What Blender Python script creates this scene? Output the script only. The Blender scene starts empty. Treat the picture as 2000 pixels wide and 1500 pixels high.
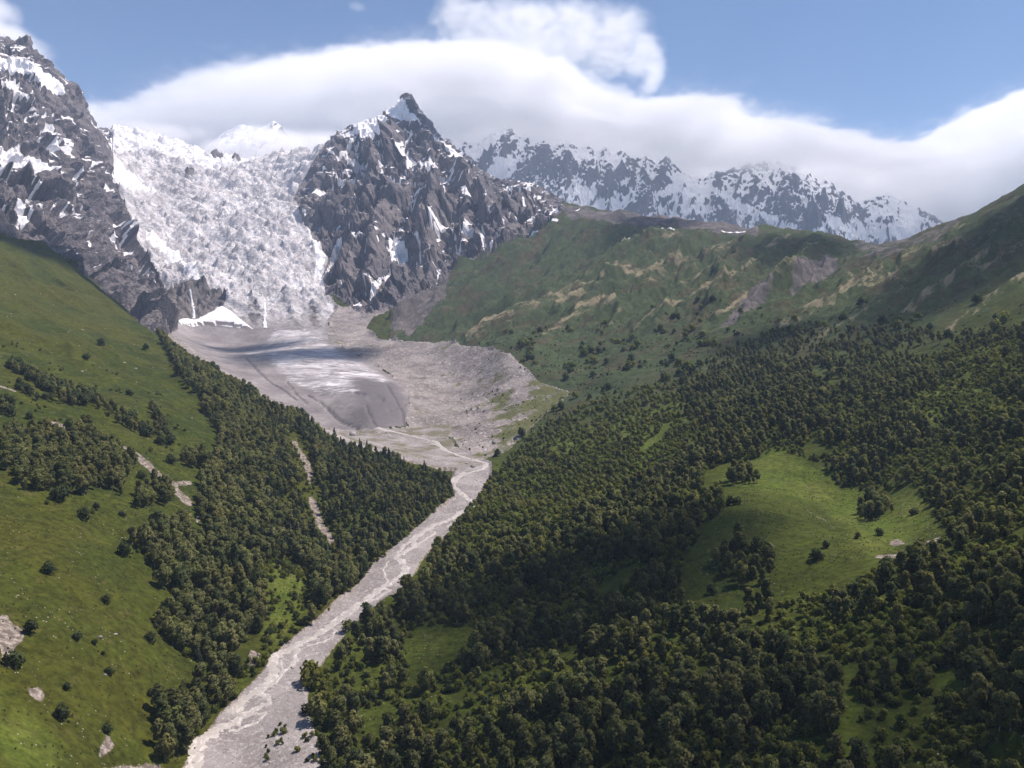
import bpy, math, random, os
import numpy as np
from mathutils import Vector

random.seed(7)
rng = np.random.default_rng(7)
SC = bpy.context.scene
COL = SC.collection

# ------------------------------------------------------------------ camera, sky, sun, exposure
FPX, CX, CY, HORIZON = 1540.0, 1000.0, 750.0, 660.0       # photograph is 2000 x 1500
PITCH = math.atan((CY - HORIZON) / FPX) * -1.0            # looking slightly down is negative
PITCH = -math.atan((CY - HORIZON) / FPX)
cam = bpy.data.cameras.new('camera')
cam.sensor_width = 36.0
cam.lens = 36.0 * FPX / 2000.0
cam.clip_start, cam.clip_end = 1.0, 80000.0
cam_ob = bpy.data.objects.new('camera', cam)
cam_ob.rotation_euler = (math.radians(90) + PITCH, 0, 0)
COL.objects.link(cam_ob)
SC.camera = cam_ob

SUN_AZ, SUN_EL = math.radians(72), math.radians(60)        # azimuth clockwise from +Y
SUN_DIR = np.array([math.sin(SUN_AZ) * math.cos(SUN_EL), math.cos(SUN_AZ) * math.cos(SUN_EL), math.sin(SUN_EL)])
world = bpy.data.worlds.new('World')
SC.world = world
world.use_nodes = True
wn = world.node_tree
sky = wn.nodes.new('ShaderNodeTexSky')
sky.sky_type = 'NISHITA'
sky.sun_disc = False
sky.sun_elevation, sky.sun_rotation = SUN_EL, SUN_AZ
sky.altitude = 2500
sky.air_density, sky.dust_density, sky.ozone_density = 1.0, 0.2, 3.0
wn.links.new(sky.outputs[0], wn.nodes['Background'].inputs[0])
wn.nodes['Background'].inputs[1].default_value = 0.104
sun = bpy.data.lights.new('sun', 'SUN')
sun.energy, sun.angle, sun.color = 5.0, math.radians(0.53), (1.0, 0.90, 0.835)
sun_ob = bpy.data.objects.new('sun', sun)
sun_ob.rotation_euler = Vector(SUN_DIR).to_track_quat('Z', 'Y').to_euler()
sun_ob.location = (0, 0, 4000)
COL.objects.link(sun_ob)
SC.view_settings.view_transform = 'Standard'
SC.view_settings.look = 'None'
SC.view_settings.exposure = 0.46
SC.view_settings.gamma = 1.0
SC.view_settings.use_curve_mapping = False
SC.cycles.max_bounces = 40
SC.cycles.diffuse_bounces = 3
SC.cycles.glossy_bounces = 2
SC.cycles.transmission_bounces = 4
SC.cycles.volume_bounces = 40
SC.cycles.transparent_max_bounces = 8
SC.cycles.use_denoising = True

# ------------------------------------------------------------------ helpers
SP, CP = math.sin(-PITCH), math.cos(PITCH)

def unproj(px, py, Y):
    """Point of the place seen at photo pixel (px, py) when it lies Y metres ahead."""
    u = (np.asarray(px, float) - CX) / FPX
    v = (CY - np.asarray(py, float)) / FPX
    dy = CP + v * SP
    dz = -SP + v * CP
    t = np.asarray(Y, float) / dy
    return u * t, np.asarray(Y, float) + 0 * t, dz * t

def proj(x, y, z):
    d = y * CP - z * SP
    return CX + FPX * x / d, CY - FPX * (y * SP + z * CP) / d

_perm = np.random.default_rng(3).permutation(512)
def _h(ix, iy, seed):
    return _perm[(_perm[(ix + seed * 37) & 511] + iy) & 511]
_G = np.stack([np.cos(np.arange(64) / 64 * 2 * np.pi), np.sin(np.arange(64) / 64 * 2 * np.pi)], -1)

def noise2(x, y, seed=0):
    xi = np.floor(x).astype(np.int64); yi = np.floor(y).astype(np.int64)
    xf = x - xi; yf = y - yi
    u = xf * xf * xf * (xf * (xf * 6 - 15) + 10); v = yf * yf * yf * (yf * (yf * 6 - 15) + 10)
    def g(ox, oy):
        k = _h(xi + ox, yi + oy, seed) & 63
        return _G[k, 0] * (xf - ox) + _G[k, 1] * (yf - oy)
    a = g(0, 0); b = g(1, 0); c = g(0, 1); d = g(1, 1)
    return 1.4 * ((a + (b - a) * u) * (1 - v) + (c + (d - c) * u) * v)

def fbm(x, y, octs=5, seed=0, gain=0.5):
    s = np.zeros_like(x, float); a = 1.0; f = 1.0; tot = 0
    for o in range(octs):
        s += a * noise2(x * f + 13.7 * o, y * f - 7.1 * o, seed + o); tot += a
        a *= gain; f *= 2.03
    return s / tot

def ridged(x, y, octs=5, seed=0, gain=0.55):
    s = np.zeros_like(x, float); a = 1.0; f = 1.0; tot = 0; w = 1.0
    for o in range(octs):
        n = 1 - np.abs(noise2(x * f + 5.3 * o, y * f + 9.2 * o, seed + o)) * 1.7
        n = np.clip(n, -0.2, 1) ** 2 * np.sign(n)
        s += a * n * w; tot += a
        w = np.clip(n * 1.3, 0.25, 1.0)
        a *= gain; f *= 2.1
    return s / tot

def sstep(a, b, x):
    t = np.clip((x - a) / (b - a), 0, 1)
    return t * t * (3 - 2 * t)

def in_poly(px, py, poly):
    """Even-odd test, vectorised; only looks inside the polygon's box."""
    P = np.asarray(poly, float)
    out = np.zeros(px.shape, bool)
    box = (px >= P[:, 0].min()) & (px <= P[:, 0].max()) & (py >= P[:, 1].min()) & (py <= P[:, 1].max())
    x = px[box]; y = py[box]; r = np.zeros(x.shape, bool)
    for (x0, y0), (x1, y1) in zip(P, np.roll(P, -1, 0)):
        if y0 == y1: continue
        c = (y0 > y) != (y1 > y)
        r ^= c & (x < (x1 - x0) * (y - y0) / (y1 - y0) + x0)
    out[box] = r
    return out

def line_dist(px, py, line, reach=60.0):
    """Distance to a polyline (large beyond reach) and the parameter 0..1 along it."""
    L = np.asarray(line, float)
    d = np.full(px.shape, 1e3); t = np.zeros(px.shape)
    box = (px >= L[:, 0].min() - reach) & (px <= L[:, 0].max() + reach) & (py >= L[:, 1].min() - reach) & (py <= L[:, 1].max() + reach)
    x = px[box]; y = py[box]; dd = np.full(x.shape, 1e3); tt = np.zeros(x.shape)
    n = len(L) - 1
    for i in range(n):
        ax, ay = L[i, :2]; bx, by = L[i + 1, :2]
        q = np.clip(((x - ax) * (bx - ax) + (y - ay) * (by - ay)) / ((bx - ax) ** 2 + (by - ay) ** 2 + 1e-9), 0, 1)
        e = np.hypot(x - ax - q * (bx - ax), y - ay - q * (by - ay))
        m = e < dd
        dd[m] = e[m]; tt[m] = (i + q[m]) / n
    d[box] = dd; t[box] = tt
    return d, t

def set_props(o, label=None, cat=None, group=None, kind=None):
    if label: o['label'] = label
    if cat: o['category'] = cat
    if group: o['group'] = group
    if kind: o['kind'] = kind
    return o

def mesh_object(name, verts, faces, mat, parent=None, smooth=True, attrs=None):
    me = bpy.data.meshes.new(name)
    verts = np.ascontiguousarray(verts, np.float32)
    faces = np.asarray(faces)
    me.vertices.add(len(verts)); me.vertices.foreach_set('co', verts.ravel())
    k = faces.shape[1]
    me.loops.add(faces.size); me.loops.foreach_set('vertex_index', faces.astype(np.int32).ravel())
    me.polygons.add(len(faces)); me.polygons.foreach_set('loop_start', np.arange(0, faces.size, k, dtype=np.int32))
    me.polygons.foreach_set('use_smooth', np.full(len(faces), smooth, bool))
    for key, val in (attrs or {}).items():
        at = me.attributes.new(key, 'FLOAT', 'POINT'); at.data.foreach_set('value', np.asarray(val, np.float32))
    me.update(calc_edges=True)
    if mat is not None: me.materials.append(mat)
    ob = bpy.data.objects.new(name, me); COL.objects.link(ob)
    if parent is not None: ob.parent = parent
    return ob

# ---- shader node shorthand
class NT:
    def __init__(self, name):
        self.m = bpy.data.materials.new(name); self.m.use_nodes = True
        self.t = self.m.node_tree; self.t.nodes.clear()
        self.out = self.t.nodes.new('ShaderNodeOutputMaterial')
        self._pos = None
    def n(self, typ, **kw):
        nd = self.t.nodes.new(typ)
        for k, v in kw.items(): setattr(nd, k, v)
        return nd
    def link(self, a, b): self.t.links.new(a, b)
    def put(self, sock, v):
        if isinstance(v, bpy.types.NodeSocket): self.link(v, sock)
        elif v is not None:
            if isinstance(v, (int, float)) and sock.type == 'RGBA': v = (v, v, v)
            if isinstance(v, (tuple, list)) and len(v) == 3 and sock.type == 'RGBA': v = (*v, 1)
            sock.default_value = v
    def pos(self):
        if self._pos is None: self._pos = self.n('ShaderNodeNewGeometry').outputs['Position']
        return self._pos
    def attr(self, name):
        return self.n('ShaderNodeAttribute', attribute_name=name).outputs['Fac']
    def math(self, op, a, b=None, c=None, clamp=False):
        nd = self.n('ShaderNodeMath', operation=op, use_clamp=clamp)
        self.put(nd.inputs[0], a); self.put(nd.inputs[1], b)
        if c is not None: self.put(nd.inputs[2], c)
        return nd.outputs[0]
    def scaled(self, s):
        nd = self.n('ShaderNodeVectorMath', operation='MULTIPLY')
        self.put(nd.inputs[0], self.pos()); nd.inputs[1].default_value = s
        return nd.outputs[0]
    def noise(self, wavelength, detail=4, rough=0.55, vec=None, dist=0.0, color=False):
        nd = self.n('ShaderNodeTexNoise')
        self.put(nd.inputs['Vector'], vec if vec is not None else self.pos())
        nd.inputs['Scale'].default_value = 1.0 / wavelength
        nd.inputs['Detail'].default_value = detail; nd.inputs['Roughness'].default_value = rough
        nd.inputs['Distortion'].default_value = dist
        return nd.outputs['Color' if color else 'Fac']
    def streaky(self, wavelength, ang, stretch, detail=5, rough=.65, dist=.4):
        mp = self.n('ShaderNodeMapping', vector_type='TEXTURE'); self.put(mp.inputs['Vector'], self.pos())
        mp.inputs['Rotation'].default_value = (0, 0, -ang); mp.inputs['Scale'].default_value = (1, stretch, stretch * .6)
        return self.noise(wavelength, detail, rough, vec=mp.outputs[0], dist=dist)
    def voro(self, wavelength, feature='F1', vec=None, out='Distance', rand=1.0):
        nd = self.n('ShaderNodeTexVoronoi', feature=feature)
        self.put(nd.inputs['Vector'], vec if vec is not None else self.pos())
        nd.inputs['Scale'].default_value = 1.0 / wavelength
        nd.inputs['Randomness'].default_value = rand
        return nd.outputs[out]
    def step(self, v, a, b):
        nd = self.n('ShaderNodeMapRange', interpolation_type='SMOOTHSTEP')
        self.put(nd.inputs[0], v); nd.inputs[1].default_value = a; nd.inputs[2].default_value = b
        return nd.outputs[0]
    def remap(self, v, a, b, c, d):
        nd = self.n('ShaderNodeMapRange'); nd.clamp = True
        self.put(nd.inputs[0], v)
        for i, q in enumerate((a, b, c, d)): nd.inputs[i + 1].default_value = q
        return nd.outputs[0]
    def mix(self, f, a, b):
        nd = self.n('ShaderNodeMix', data_type='RGBA')
        self.put(nd.inputs[0], f); self.put(nd.inputs[6], a); self.put(nd.inputs[7], b)
        return nd.outputs[2]
    def scale_col(self, col, f):
        nd = self.n('ShaderNodeMix', data_type='RGBA', blend_type='MULTIPLY'); nd.inputs[0].default_value = 1
        self.put(nd.inputs[6], col); self.put(nd.inputs[7], f)
        return nd.outputs[2]
    def bump(self, h, strength, dist, normal=None):
        nd = self.n('ShaderNodeBump'); nd.inputs['Strength'].default_value = strength
        nd.inputs['Distance'].default_value = dist
        self.put(nd.inputs['Height'], h)
        if normal is not None: self.link(normal, nd.inputs['Normal'])
        return nd.outputs[0]
    def principled(self, col, rough=0.9, normal=None, spec=0.2):
        nd = self.n('ShaderNodeBsdfPrincipled')
        self.put(nd.inputs['Base Color'], col); self.put(nd.inputs['Roughness'], rough)
        self.put(nd.inputs['Specular IOR Level'], spec)
        if normal is not None: self.link(normal, nd.inputs['Normal'])
        self.link(nd.outputs[0], self.out.inputs['Surface'])
        return nd
# ------------------------------------------------------------------ terrain: one height field for the valley, the glacier and the two near mountains
def floor_z(Y):
    return -150 + 0.048 * (np.asarray(Y, float) - 290)

def floor_Y(py):
    """Distance at which the valley floor is seen in photo row py."""
    v = (CY - py) / FPX
    k = (-SP + v * CP) / (CP + v * SP)          # z = k * Y
    return (-150 - 0.048 * 290) / (k - 0.048)

ctrl = []
def C(*pts): ctrl.extend(pts)
# river bed: left bank, right bank per photo row
BANKS = [(1620, 300, 640), (1495, 362, 640), (1400, 425, 606), (1340, 492, 600), (1260, 555, 648), (1200, 640, 708), (1150, 690, 782), (1080, 760, 832),
         (1020, 825, 892), (975, 885, 934), (930, 885, 958), (905, 895, 958), (880, 845, 905), (855, 700, 870), (840, 640, 880)]
for py, l, r in BANKS:
    Y = float(floor_Y(py))
    C((l, py, Y), (r, py, Y))
# left slope
C((0, 1495, 205), (150, 1495, 230), (290, 1495, 262), (0, 1300, 255), (150, 1300, 278), (300, 1300, 312), (400, 1300, 340),
  (0, 1100, 320), (150, 1100, 348), (300, 1100, 392), (450, 1100, 436), (600, 1100, 482), (690, 1100, 499),
  (0, 950, 400), (150, 950, 435), (300, 950, 490), (450, 950, 560), (600, 950, 620), (750, 950, 678), (840, 950, 700),
  (0, 800, 530), (150, 800, 585), (300, 800, 660), (420, 800, 740), (500, 800, 805), (560, 806, 850),
  (310, 658, 1230), (360, 690, 1130), (420, 730, 1030), (480, 765, 940), (640, 842, 808), (700, 872, 785), (800, 908, 752), (868, 933, 735),
  (0, 650, 760), (150, 650, 880), (250, 650, 1040), (100, 560, 1150), (0, 540, 1050),
  (0, 455, 1370), (60, 470, 1400), (120, 500, 1420), (180, 545, 1420), (240, 600, 1400), (285, 640, 1330))
# right slope
C((700, 1495, 276), (1000, 1495, 256), (1300, 1495, 230), (1600, 1495, 206), (2000, 1495, 180),
  (800, 1300, 350), (1000, 1300, 333), (1300, 1300, 303), (1600, 1300, 268), (2000, 1300, 225),
  (860, 1100, 494), (1000, 1100, 474), (1200, 1100, 432), (1340, 1100, 395), (1500, 1090, 375), (1650, 1100, 352), (1800, 1100, 318), (2000, 1100, 285),
  (1500, 965, 490), (1420, 1000, 452), (1600, 1000, 470), (1500, 1180, 335), (1500, 930, 570), (1700, 1010, 455), (1840, 1055, 365),
  (960, 950, 706), (1100, 950, 672), (1250, 950, 615), (1370, 950, 560), (1680, 950, 530), (1800, 950, 462), (2000, 950, 372),
  (1000, 850, 880), (1150, 850, 815), (1300, 850, 735), (1500, 850, 660), (1700, 850, 580), (2000, 850, 450),
  (1040, 758, 1100), (1110, 768, 1060), (1200, 750, 1030), (1350, 750, 950), (1500, 750, 860), (1700, 750, 735), (2000, 750, 560),
  (750, 664, 1640), (850, 670, 1500), (930, 679, 1360), (990, 690, 1235),
  (1100, 690, 1260), (1250, 690, 1180), (1400, 690, 1080), (1700, 690, 865), (2000, 690, 640),
  (780, 640, 1760), (860, 600, 1800), (1000, 600, 1640), (1200, 600, 1480), (1400, 600, 1300), (1700, 600, 1060), (2000, 600, 800),
  (950, 500, 2120), (1100, 500, 1950), (1300, 500, 1750), (1500, 505, 1560), (1700, 530, 1330), (2000, 500, 980),
  (1040, 442, 2330), (1100, 406, 2380), (1200, 413, 2340), (1300, 426, 2250), (1400, 438, 2150), (1480, 452, 2050), (1560, 451, 1950),
  (1640, 463, 1850), (1700, 478, 1770), (1780, 470, 1670), (1850, 433, 1560), (1920, 406, 1450), (2000, 366, 1330), (2200, 290, 1150))
# inner wall of the moraine and the glacier tongue
C((880, 790, 1120), (830, 825, 1035), (800, 832, 1015), (930, 740, 1230), (860, 720, 1330), (980, 780, 1090),
  (630, 832, 1010), (700, 838, 998), (780, 832, 1006), (700, 800, 1035), (770, 795, 1055), (560, 790, 1070), (760, 750, 1180), (640, 740, 1190), (520, 722, 1250),
  (430, 700, 1380), (380, 672, 1560), (560, 690, 1420), (690, 704, 1400), (640, 664, 1660), (540, 655, 1760), (450, 655, 1790), (345, 632, 1760), (790, 770, 1130), (720, 690, 1500), (700, 655, 1730))
# ice fall
C((345, 575, 1900), (375, 630, 1830), (400, 560, 1960), (440, 570, 1950), (470, 630, 1850), (600, 620, 1880), (500, 590, 1960), (560, 560, 2100), (480, 530, 2130), (620, 560, 2110), (400, 500, 2280), (550, 460, 2450),
  (600, 410, 2680), (450, 390, 2750), (330, 430, 2550), (300, 380, 2750), (270, 320, 3000), (500, 335, 3080), (215, 252, 3420), (330, 273, 3480), (420, 306, 3520), (500, 314, 3520), (610, 301, 3420),
  (560, 330, 3150), (400, 320, 3150), (400, 335, 3850), (200, 300, 3850), (600, 335, 3800))
# rock mountain on the left
C((-60, 82, 2330), (0, 112, 2350), (60, 128, 2400), (100, 150, 2450), (130, 192, 2500), (165, 222, 2560), (198, 262, 2640), (212, 300, 2640), (222, 350, 2560), (248, 410, 2420), (270, 465, 2260),
  (302, 520, 2090), (330, 575, 1930), (0, 300, 1960), (100, 300, 2150), (175, 340, 2350), (0, 420, 1600), (100, 430, 1780), (200, 430, 2080), (245, 520, 1960), (150, 530, 1620), (225, 585, 1640),
  (295, 600, 1740), (0, 200, 2170), (80, 210, 2300), (140, 260, 2420), (0, 180, 2900), (120, 250, 3000), (180, 300, 3050))
# pyramid peak
C((795, 193, 3120), (830, 235, 3110), (870, 276, 3080), (905, 308, 3040), (958, 347, 2960), (1000, 353, 2860), (1050, 366, 2750), (1078, 386, 2600), (770, 214, 3130), (740, 229, 3130), (690, 241, 3090), (660, 268, 3040), (640, 286, 2990),
  (622, 312, 2940), (602, 350, 2870), (586, 384, 2790), (597, 425, 2660), (622, 472, 2480), (648, 505, 2380), (642, 535, 2270), (652, 562, 2170), (690, 592, 2040), (725, 600, 1970), (700, 635, 1850), (760, 600, 1960),
  (800, 400, 2680), (760, 500, 2350), (700, 545, 2190), (900, 420, 2580), (980, 440, 2440), (880, 515, 2230), (810, 560, 2070), (700, 400, 2720), (690, 320, 2930), (760, 300, 2950), (850, 335, 2890), (940, 390, 2760),
  (700, 640, 1800), (860, 545, 2060), (960, 482, 2230), (650, 345, 3350), (720, 380, 3500), (800, 330, 3550), (900, 400, 3500), (1000, 440, 3300), (1080, 470, 3000))
# behind the ridges and outside the frame
C((1200, 500, 2750), (1400, 520, 2600), (1600, 560, 2400), (1800, 560, 2100), (2000, 480, 1800), (2250, 420, 1600),
  (-420, 1450, 170), (-420, 1000, 300), (-420, 700, 480), (-420, 480, 900), (-420, 260, 1450), (-420, 100, 2200), (-420, 250, 3000), (-420, 500, 4300),
  (2450, 1400, 150), (2450, 1000, 240), (2450, 700, 420), (2450, 500, 680), (2450, 330, 1000), (2450, 380, 1500), (2450, 500, 2600), (2450, 640, 4300))
for x in (-100, 300, 700, 1100, 1500, 1900): C((x, 560 if x < 900 else 640, 4400))
for a in (-.9, -.5, -.1, .3, .7, 1.0):                    # the valley goes on under and behind the camera
    for Y in (70.0, 110.0, 150.0):
        z = -150 + (-18 if abs(a + .35) < .3 else 0) * 0 + 30 * abs(a) + (150 - Y) * -.05
        ctrl.append(('raw', a, math.log(Y), z / Y))

pts = []
for c in ctrl:
    if c[0] == 'raw': pts.append(c[1:]); continue
    x, y, z = unproj(*c)
    pts.append((x / y, math.log(y), z / y))
P = np.array(pts, float)
KA, KB = 1.6, 1.0
def tps_k(r2): return 0.5 * r2 * np.log(r2 + 1e-12)
def tps_fit(P, lam=2e-4):
    A = P[:, :2] * (KA, KB); n = len(A)
    d2 = ((A[:, None] - A[None]) ** 2).sum(-1)
    M = np.zeros((n + 3, n + 3)); M[:n, :n] = tps_k(d2) + lam * np.eye(n)
    M[:n, n] = 1; M[:n, n + 1:] = A; M[n:, :n] = M[:n, n:].T
    return A, np.linalg.solve(M, np.concatenate([P[:, 2], np.zeros(3)]))
TA, TW = tps_fit(P)
def tps_eval(a, b):
    sh = a.shape; q = np.stack([a.ravel() * KA, b.ravel() * KB], -1); out = np.empty(len(q)); n = len(TA)
    for i in range(0, len(q), 40000):
        s = q[i:i + 40000]
        d2 = ((s[:, :1] - TA[:, 0]) ** 2 + (s[:, 1:] - TA[:, 1]) ** 2)
        out[i:i + 40000] = tps_k(d2) @ TW[:n] + TW[n] + s @ TW[n + 1:]
    return out.reshape(sh)

GA = np.concatenate([np.linspace(-.98, -.70, 24, endpoint=False), np.linspace(-.70, .70, 720), np.linspace(.70, .98, 25)[1:]])
GB = np.log(np.concatenate([np.geomspace(60, 190, 26, endpoint=False), np.geomspace(190, 1100, 350, endpoint=False),
                            np.geomspace(1100, 3600, 430, endpoint=False), np.geomspace(3600, 4500, 18)]))
AA, BB = np.meshgrid(GA, GB)                              # rows: distance, columns: azimuth
YY = np.exp(BB); XX = AA * YY
# smooth field on a coarser lattice, then bilinear-by-cubic upsampling through direct evaluation of every second node
EE = tps_eval(AA[::2, ::2], BB[::2, ::2])
def up_rows(F, src, dst):
    """Cubic (Catmull-Rom) interpolation along axis 0 from positions src to dst."""
    i = np.clip(np.searchsorted(src, dst, side='right') - 1, 0, len(src) - 2)
    t = ((dst - src[i]) / (src[i + 1] - src[i]))[:, None]
    p0 = F[np.clip(i - 1, 0, None)]; p1 = F[i]; p2 = F[i + 1]; p3 = F[np.clip(i + 2, None, len(src) - 1)]
    return 0.5 * (2 * p1 + (p2 - p0) * t + (2 * p0 - 5 * p1 + 4 * p2 - p3) * t ** 2 + (3 * p1 - p0 - 3 * p2 + p3) * t ** 3)
EE = up_rows(EE, GB[::2], GB)
EE = up_rows(EE.T.copy(), GA[::2], GA).T.copy()
ZZ = EE * YY
PX0, PY0 = proj(XX, YY, ZZ)                               # where the undisplaced ground is seen: used to lay out cover
PXJ = PX0 + 7 * fbm(XX / 60, YY / 60, 4, 11) * np.clip(800 / YY, .5, 2.0)
PYJ = PY0 + 5 * fbm(XX / 60, YY / 60, 4, 23) * np.clip(800 / YY, .5, 2.0)

# ---- regions
POLY_LEFT_ROCK = [(-500, -200), (-60, 40), (0, 85), (60, 105), (130, 180), (170, 215), (205, 258), (214, 300), (222, 350), (246, 410), (266, 465), (298, 520), (322, 560), (335, 600), (345, 640), (318, 660),
                  (285, 642), (240, 600), (180, 545), (120, 500), (60, 470), (0, 456), (-500, 380)]
POLY_PYRAMID = [(795, 180), (870, 262), (960, 335), (1085, 375), (1105, 410), (1040, 446), (960, 486), (860, 545), (800, 575), (760, 604), (725, 612), (692, 605), (640, 575), (634, 535), (645, 508), (618, 472), (594, 425), (578, 384), (600, 340), (640, 275), (690, 230), (760, 210)]
POLY_SCREE = [(690, 600), (760, 545), (800, 575), (760, 604), (715, 640), (740, 665), (880, 668), (995, 690), (1050, 745), (1115, 765), (1040, 830), (990, 880), (940, 900), (905, 880), (880, 855), (800, 840), (790, 815), (800, 775), (760, 730), (690, 690), (640, 665), (640, 630), (660, 600)]
POLY_GLACIER = [(205, 230), (420, 290), (610, 285), (640, 275), (600, 340), (578, 384), (594, 425), (618, 472), (645, 508), (634, 535), (640, 575), (660, 600), (640, 630), (640, 665), (690, 690), (760, 730), (800, 775), (790, 832),
                (700, 842), (635, 838), (560, 800), (480, 752), (420, 715), (345, 660), (330, 640), (345, 640), (335, 600), (322, 560), (298, 520), (266, 465), (246, 410), (222, 350), (214, 300), (205, 258), (170, 215)]
POLY_BED = [(l, p) for p, l, r in BANKS] + [(620, 834), (700, 836), (880, 832)] + [(r, p) for p, l, r in BANKS[::-1]]
POLY_OUTWASH = [(540, 792), (640, 836), (700, 840), (880, 835), (870, 870), (940, 905), (880, 935), (800, 915), (700, 878), (640, 848)]
POLY_LEFT_MARGIN = [(310, 655), (345, 640), (430, 690), (520, 745), (640, 838), (640, 850), (560, 812), (480, 770), (420, 735), (360, 695)]
left_of_river = AA < np.interp(BB, [math.log(float(floor_Y(p))) for p, l, r in BANKS], [float(unproj((l + r) / 2, p, floor_Y(p))[0] / floor_Y(p)) for p, l, r in BANKS])
RL, RR, RBED, RMOR, RGLA, RLM, RPY, RSNOW = range(8)
REG = np.where(left_of_river, RL, RR).astype(np.int8)
beyond_crest = in_poly(PX0, PY0, POLY_GLACIER) & (YY > 960)
REG[in_poly(PXJ, PYJ, POLY_SCREE) & (YY > 780)] = RMOR
REG[in_poly(PXJ, PYJ, POLY_LEFT_MARGIN) & (YY > 850) & (PY0 < 860)] = RMOR
REG[in_poly(PXJ, PYJ, POLY_OUTWASH) & (YY > 770)] = RBED
REG[in_poly(PXJ, PYJ, POLY_BED) & (YY > 200)] = RBED
REG[(np.abs(AA) < 2) & (YY <= 200) & False] = RBED
REG[beyond_crest & in_poly(PXJ, PYJ, POLY_GLACIER)] = RGLA
REG[(YY > 3100) & (AA < -.2)] = RGLA
REG[in_poly(PXJ, PYJ, POLY_LEFT_ROCK) & (YY > 1200)] = RLM
REG[(AA < -.5) & (YY > 2300)] = RLM
REG[in_poly(PXJ, PYJ, POLY_PYRAMID) & (YY > 1700)] = RPY
REG[(AA > -.19) & (AA < .09) & (YY > 2700)] = RPY
POLY_CONE = [(343, 628), (360, 625), (382, 627), (400, 618), (415, 611), (432, 598), (447, 608), (470, 626), (492, 642), (470, 640), (440, 634), (410, 634), (375, 636), (350, 633)]
REG[in_poly(PXJ * .4 + PX0 * .6, PYJ * .4 + PY0 * .6, POLY_CONE) & (YY > 1500) & (YY < 2200)] = RSNOW

# ---- relief
def soft(reg, it=3):
    m = (REG == reg).astype(float)
    for _ in range(it):
        m[1:-1, 1:-1] = (m[1:-1, 1:-1] * 4 + m[:-2, 1:-1] + m[2:, 1:-1] + m[1:-1, :-2] + m[1:-1, 2:]) / 8
    return m
attr = {k: np.zeros_like(ZZ) for k in ('snow', 'bare', 'tan', 'dark', 'clean', 'rock', 'lush')}
DZ = np.zeros_like(ZZ)
def ridged_ang(m, ang, lx, ly, octs, seed):
    """Ridged relief whose ribs run down the direction ang (0 = away from the camera)."""
    x = XX[m] + 0.25 * lx * fbm(XX[m] / lx, YY[m] / lx, 3, seed + 50) ; y = YY[m]
    u = x * math.cos(ang) - y * math.sin(ang); w = x * math.sin(ang) + y * math.cos(ang)
    return ridged(u / lx, w / ly, octs, seed)

# hill slopes: gentle swells, ribs running down the right-hand side
m = REG <= RR
swell = fbm(XX[m] / 90, YY[m] / 90, 5, 5) * np.interp(YY[m], [150, 500, 1200, 2400], [2.0, 5, 12, 16])
DZ[m] += swell
mr = (REG == RR) & (YY > 600)
far_t = sstep(950, 1500, YY[mr])
def rib_mix(lx, ly, octs, seed):
    return ridged_ang(mr, math.radians(64), lx, ly, octs, seed) * (1 - far_t) + ridged_ang(mr, math.radians(36), lx, ly, octs, seed + 3) * far_t
cr = line_dist(PX0[mr], PY0[mr], [(1100, 406), (1200, 413), (1300, 426), (1400, 438), (1480, 452), (1560, 451), (1640, 463), (1700, 478), (1780, 470), (1850, 433), (1920, 406), (2000, 366), (2200, 290)], 80)[0]
TANL = [([(1010, 622), (1080, 586), (1150, 556), (1230, 526), (1300, 505)], 9), ([(1085, 606), (1130, 581), (1195, 545)], 6), ([(1125, 622), (1180, 600), (1215, 578), (1260, 560), (1300, 540)], 8), ([(1388, 576), (1440, 540), (1460, 512), (1504, 476), (1540, 456)], 6), ([(1512, 556), (1552, 496), (1600, 472)], 5),
        ([(1532, 632), (1580, 604), (1620, 588), (1672, 552), (1720, 540)], 7), ([(1400, 616), (1448, 580), (1488, 560), (1560, 532)], 6), ([(1665, 556), (1728, 532), (1750, 540)], 13), ([(1776, 608), (1824, 572), (1880, 540), (1940, 504), (2000, 476)], 11), ([(1816, 490), (1872, 470)], 8), ([(1760, 504), (1824, 456), (1880, 432)], 7),
        ([(1304, 520), (1352, 508)], 8), ([(1372, 488), (1428, 472)], 6), ([(1200, 586), (1248, 560)], 6), ([(1324, 540), (1400, 516)], 5), ([(910, 662), (960, 636), (1010, 622)], 4), ([(1060, 660), (1140, 625), (1200, 605)], 5), ([(1240, 640), (1330, 590), (1400, 560)], 6), ([(1600, 660), (1680, 620), (1760, 570)], 6), ([(1850, 640), (1920, 590), (2000, 545)], 9), ([(1180, 500), (1260, 470), (1330, 452)], 4)]
tl = np.zeros(mr.sum()); tz = np.zeros(mr.sum())
txj = PX0[mr] * .5 + PXJ[mr] * .5 + 5 * fbm(XX[mr] / 22, YY[mr] / 22, 3, 611); tyj = PY0[mr] * .5 + PYJ[mr] * .5 + 4 * fbm(XX[mr] / 22, YY[mr] / 22, 3, 612)
for L, w in TANL:
    d = line_dist(txj, tyj, L)[0]
    tl = np.maximum(tl, np.exp(-(d / (w * 1.1)) ** 2)); tz = np.maximum(tz, np.exp(-(d / (w * 1.6)) ** 2))
ribs = rib_mix(125, 620, 4, 31); ribs2 = rib_mix(40, 230, 4, 77); ribs3 = rib_mix(15, 85, 4, 99)
high = sstep(.0, .12, EE[mr] + (YY[mr] - 900) / 9000)
edge = .22 + .78 * sstep(2, 55, cr)
DZ[mr] += high * edge * ((ribs - .42) * 58 * sstep(600, 1400, YY[mr]) + (ribs2 - .4) * 20 + (ribs3 - .4) * 7 + tz * 13)
attr['tan'][mr] = np.clip(high * sstep(.44, .80, ribs * .45 + ribs2 * .55) * .7 + tl * .72, 0, 1)
ml = (REG == RL) & (YY > 350)
rl = ridged_ang(ml, math.radians(-50), 110, 420, 3, 91)
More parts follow.
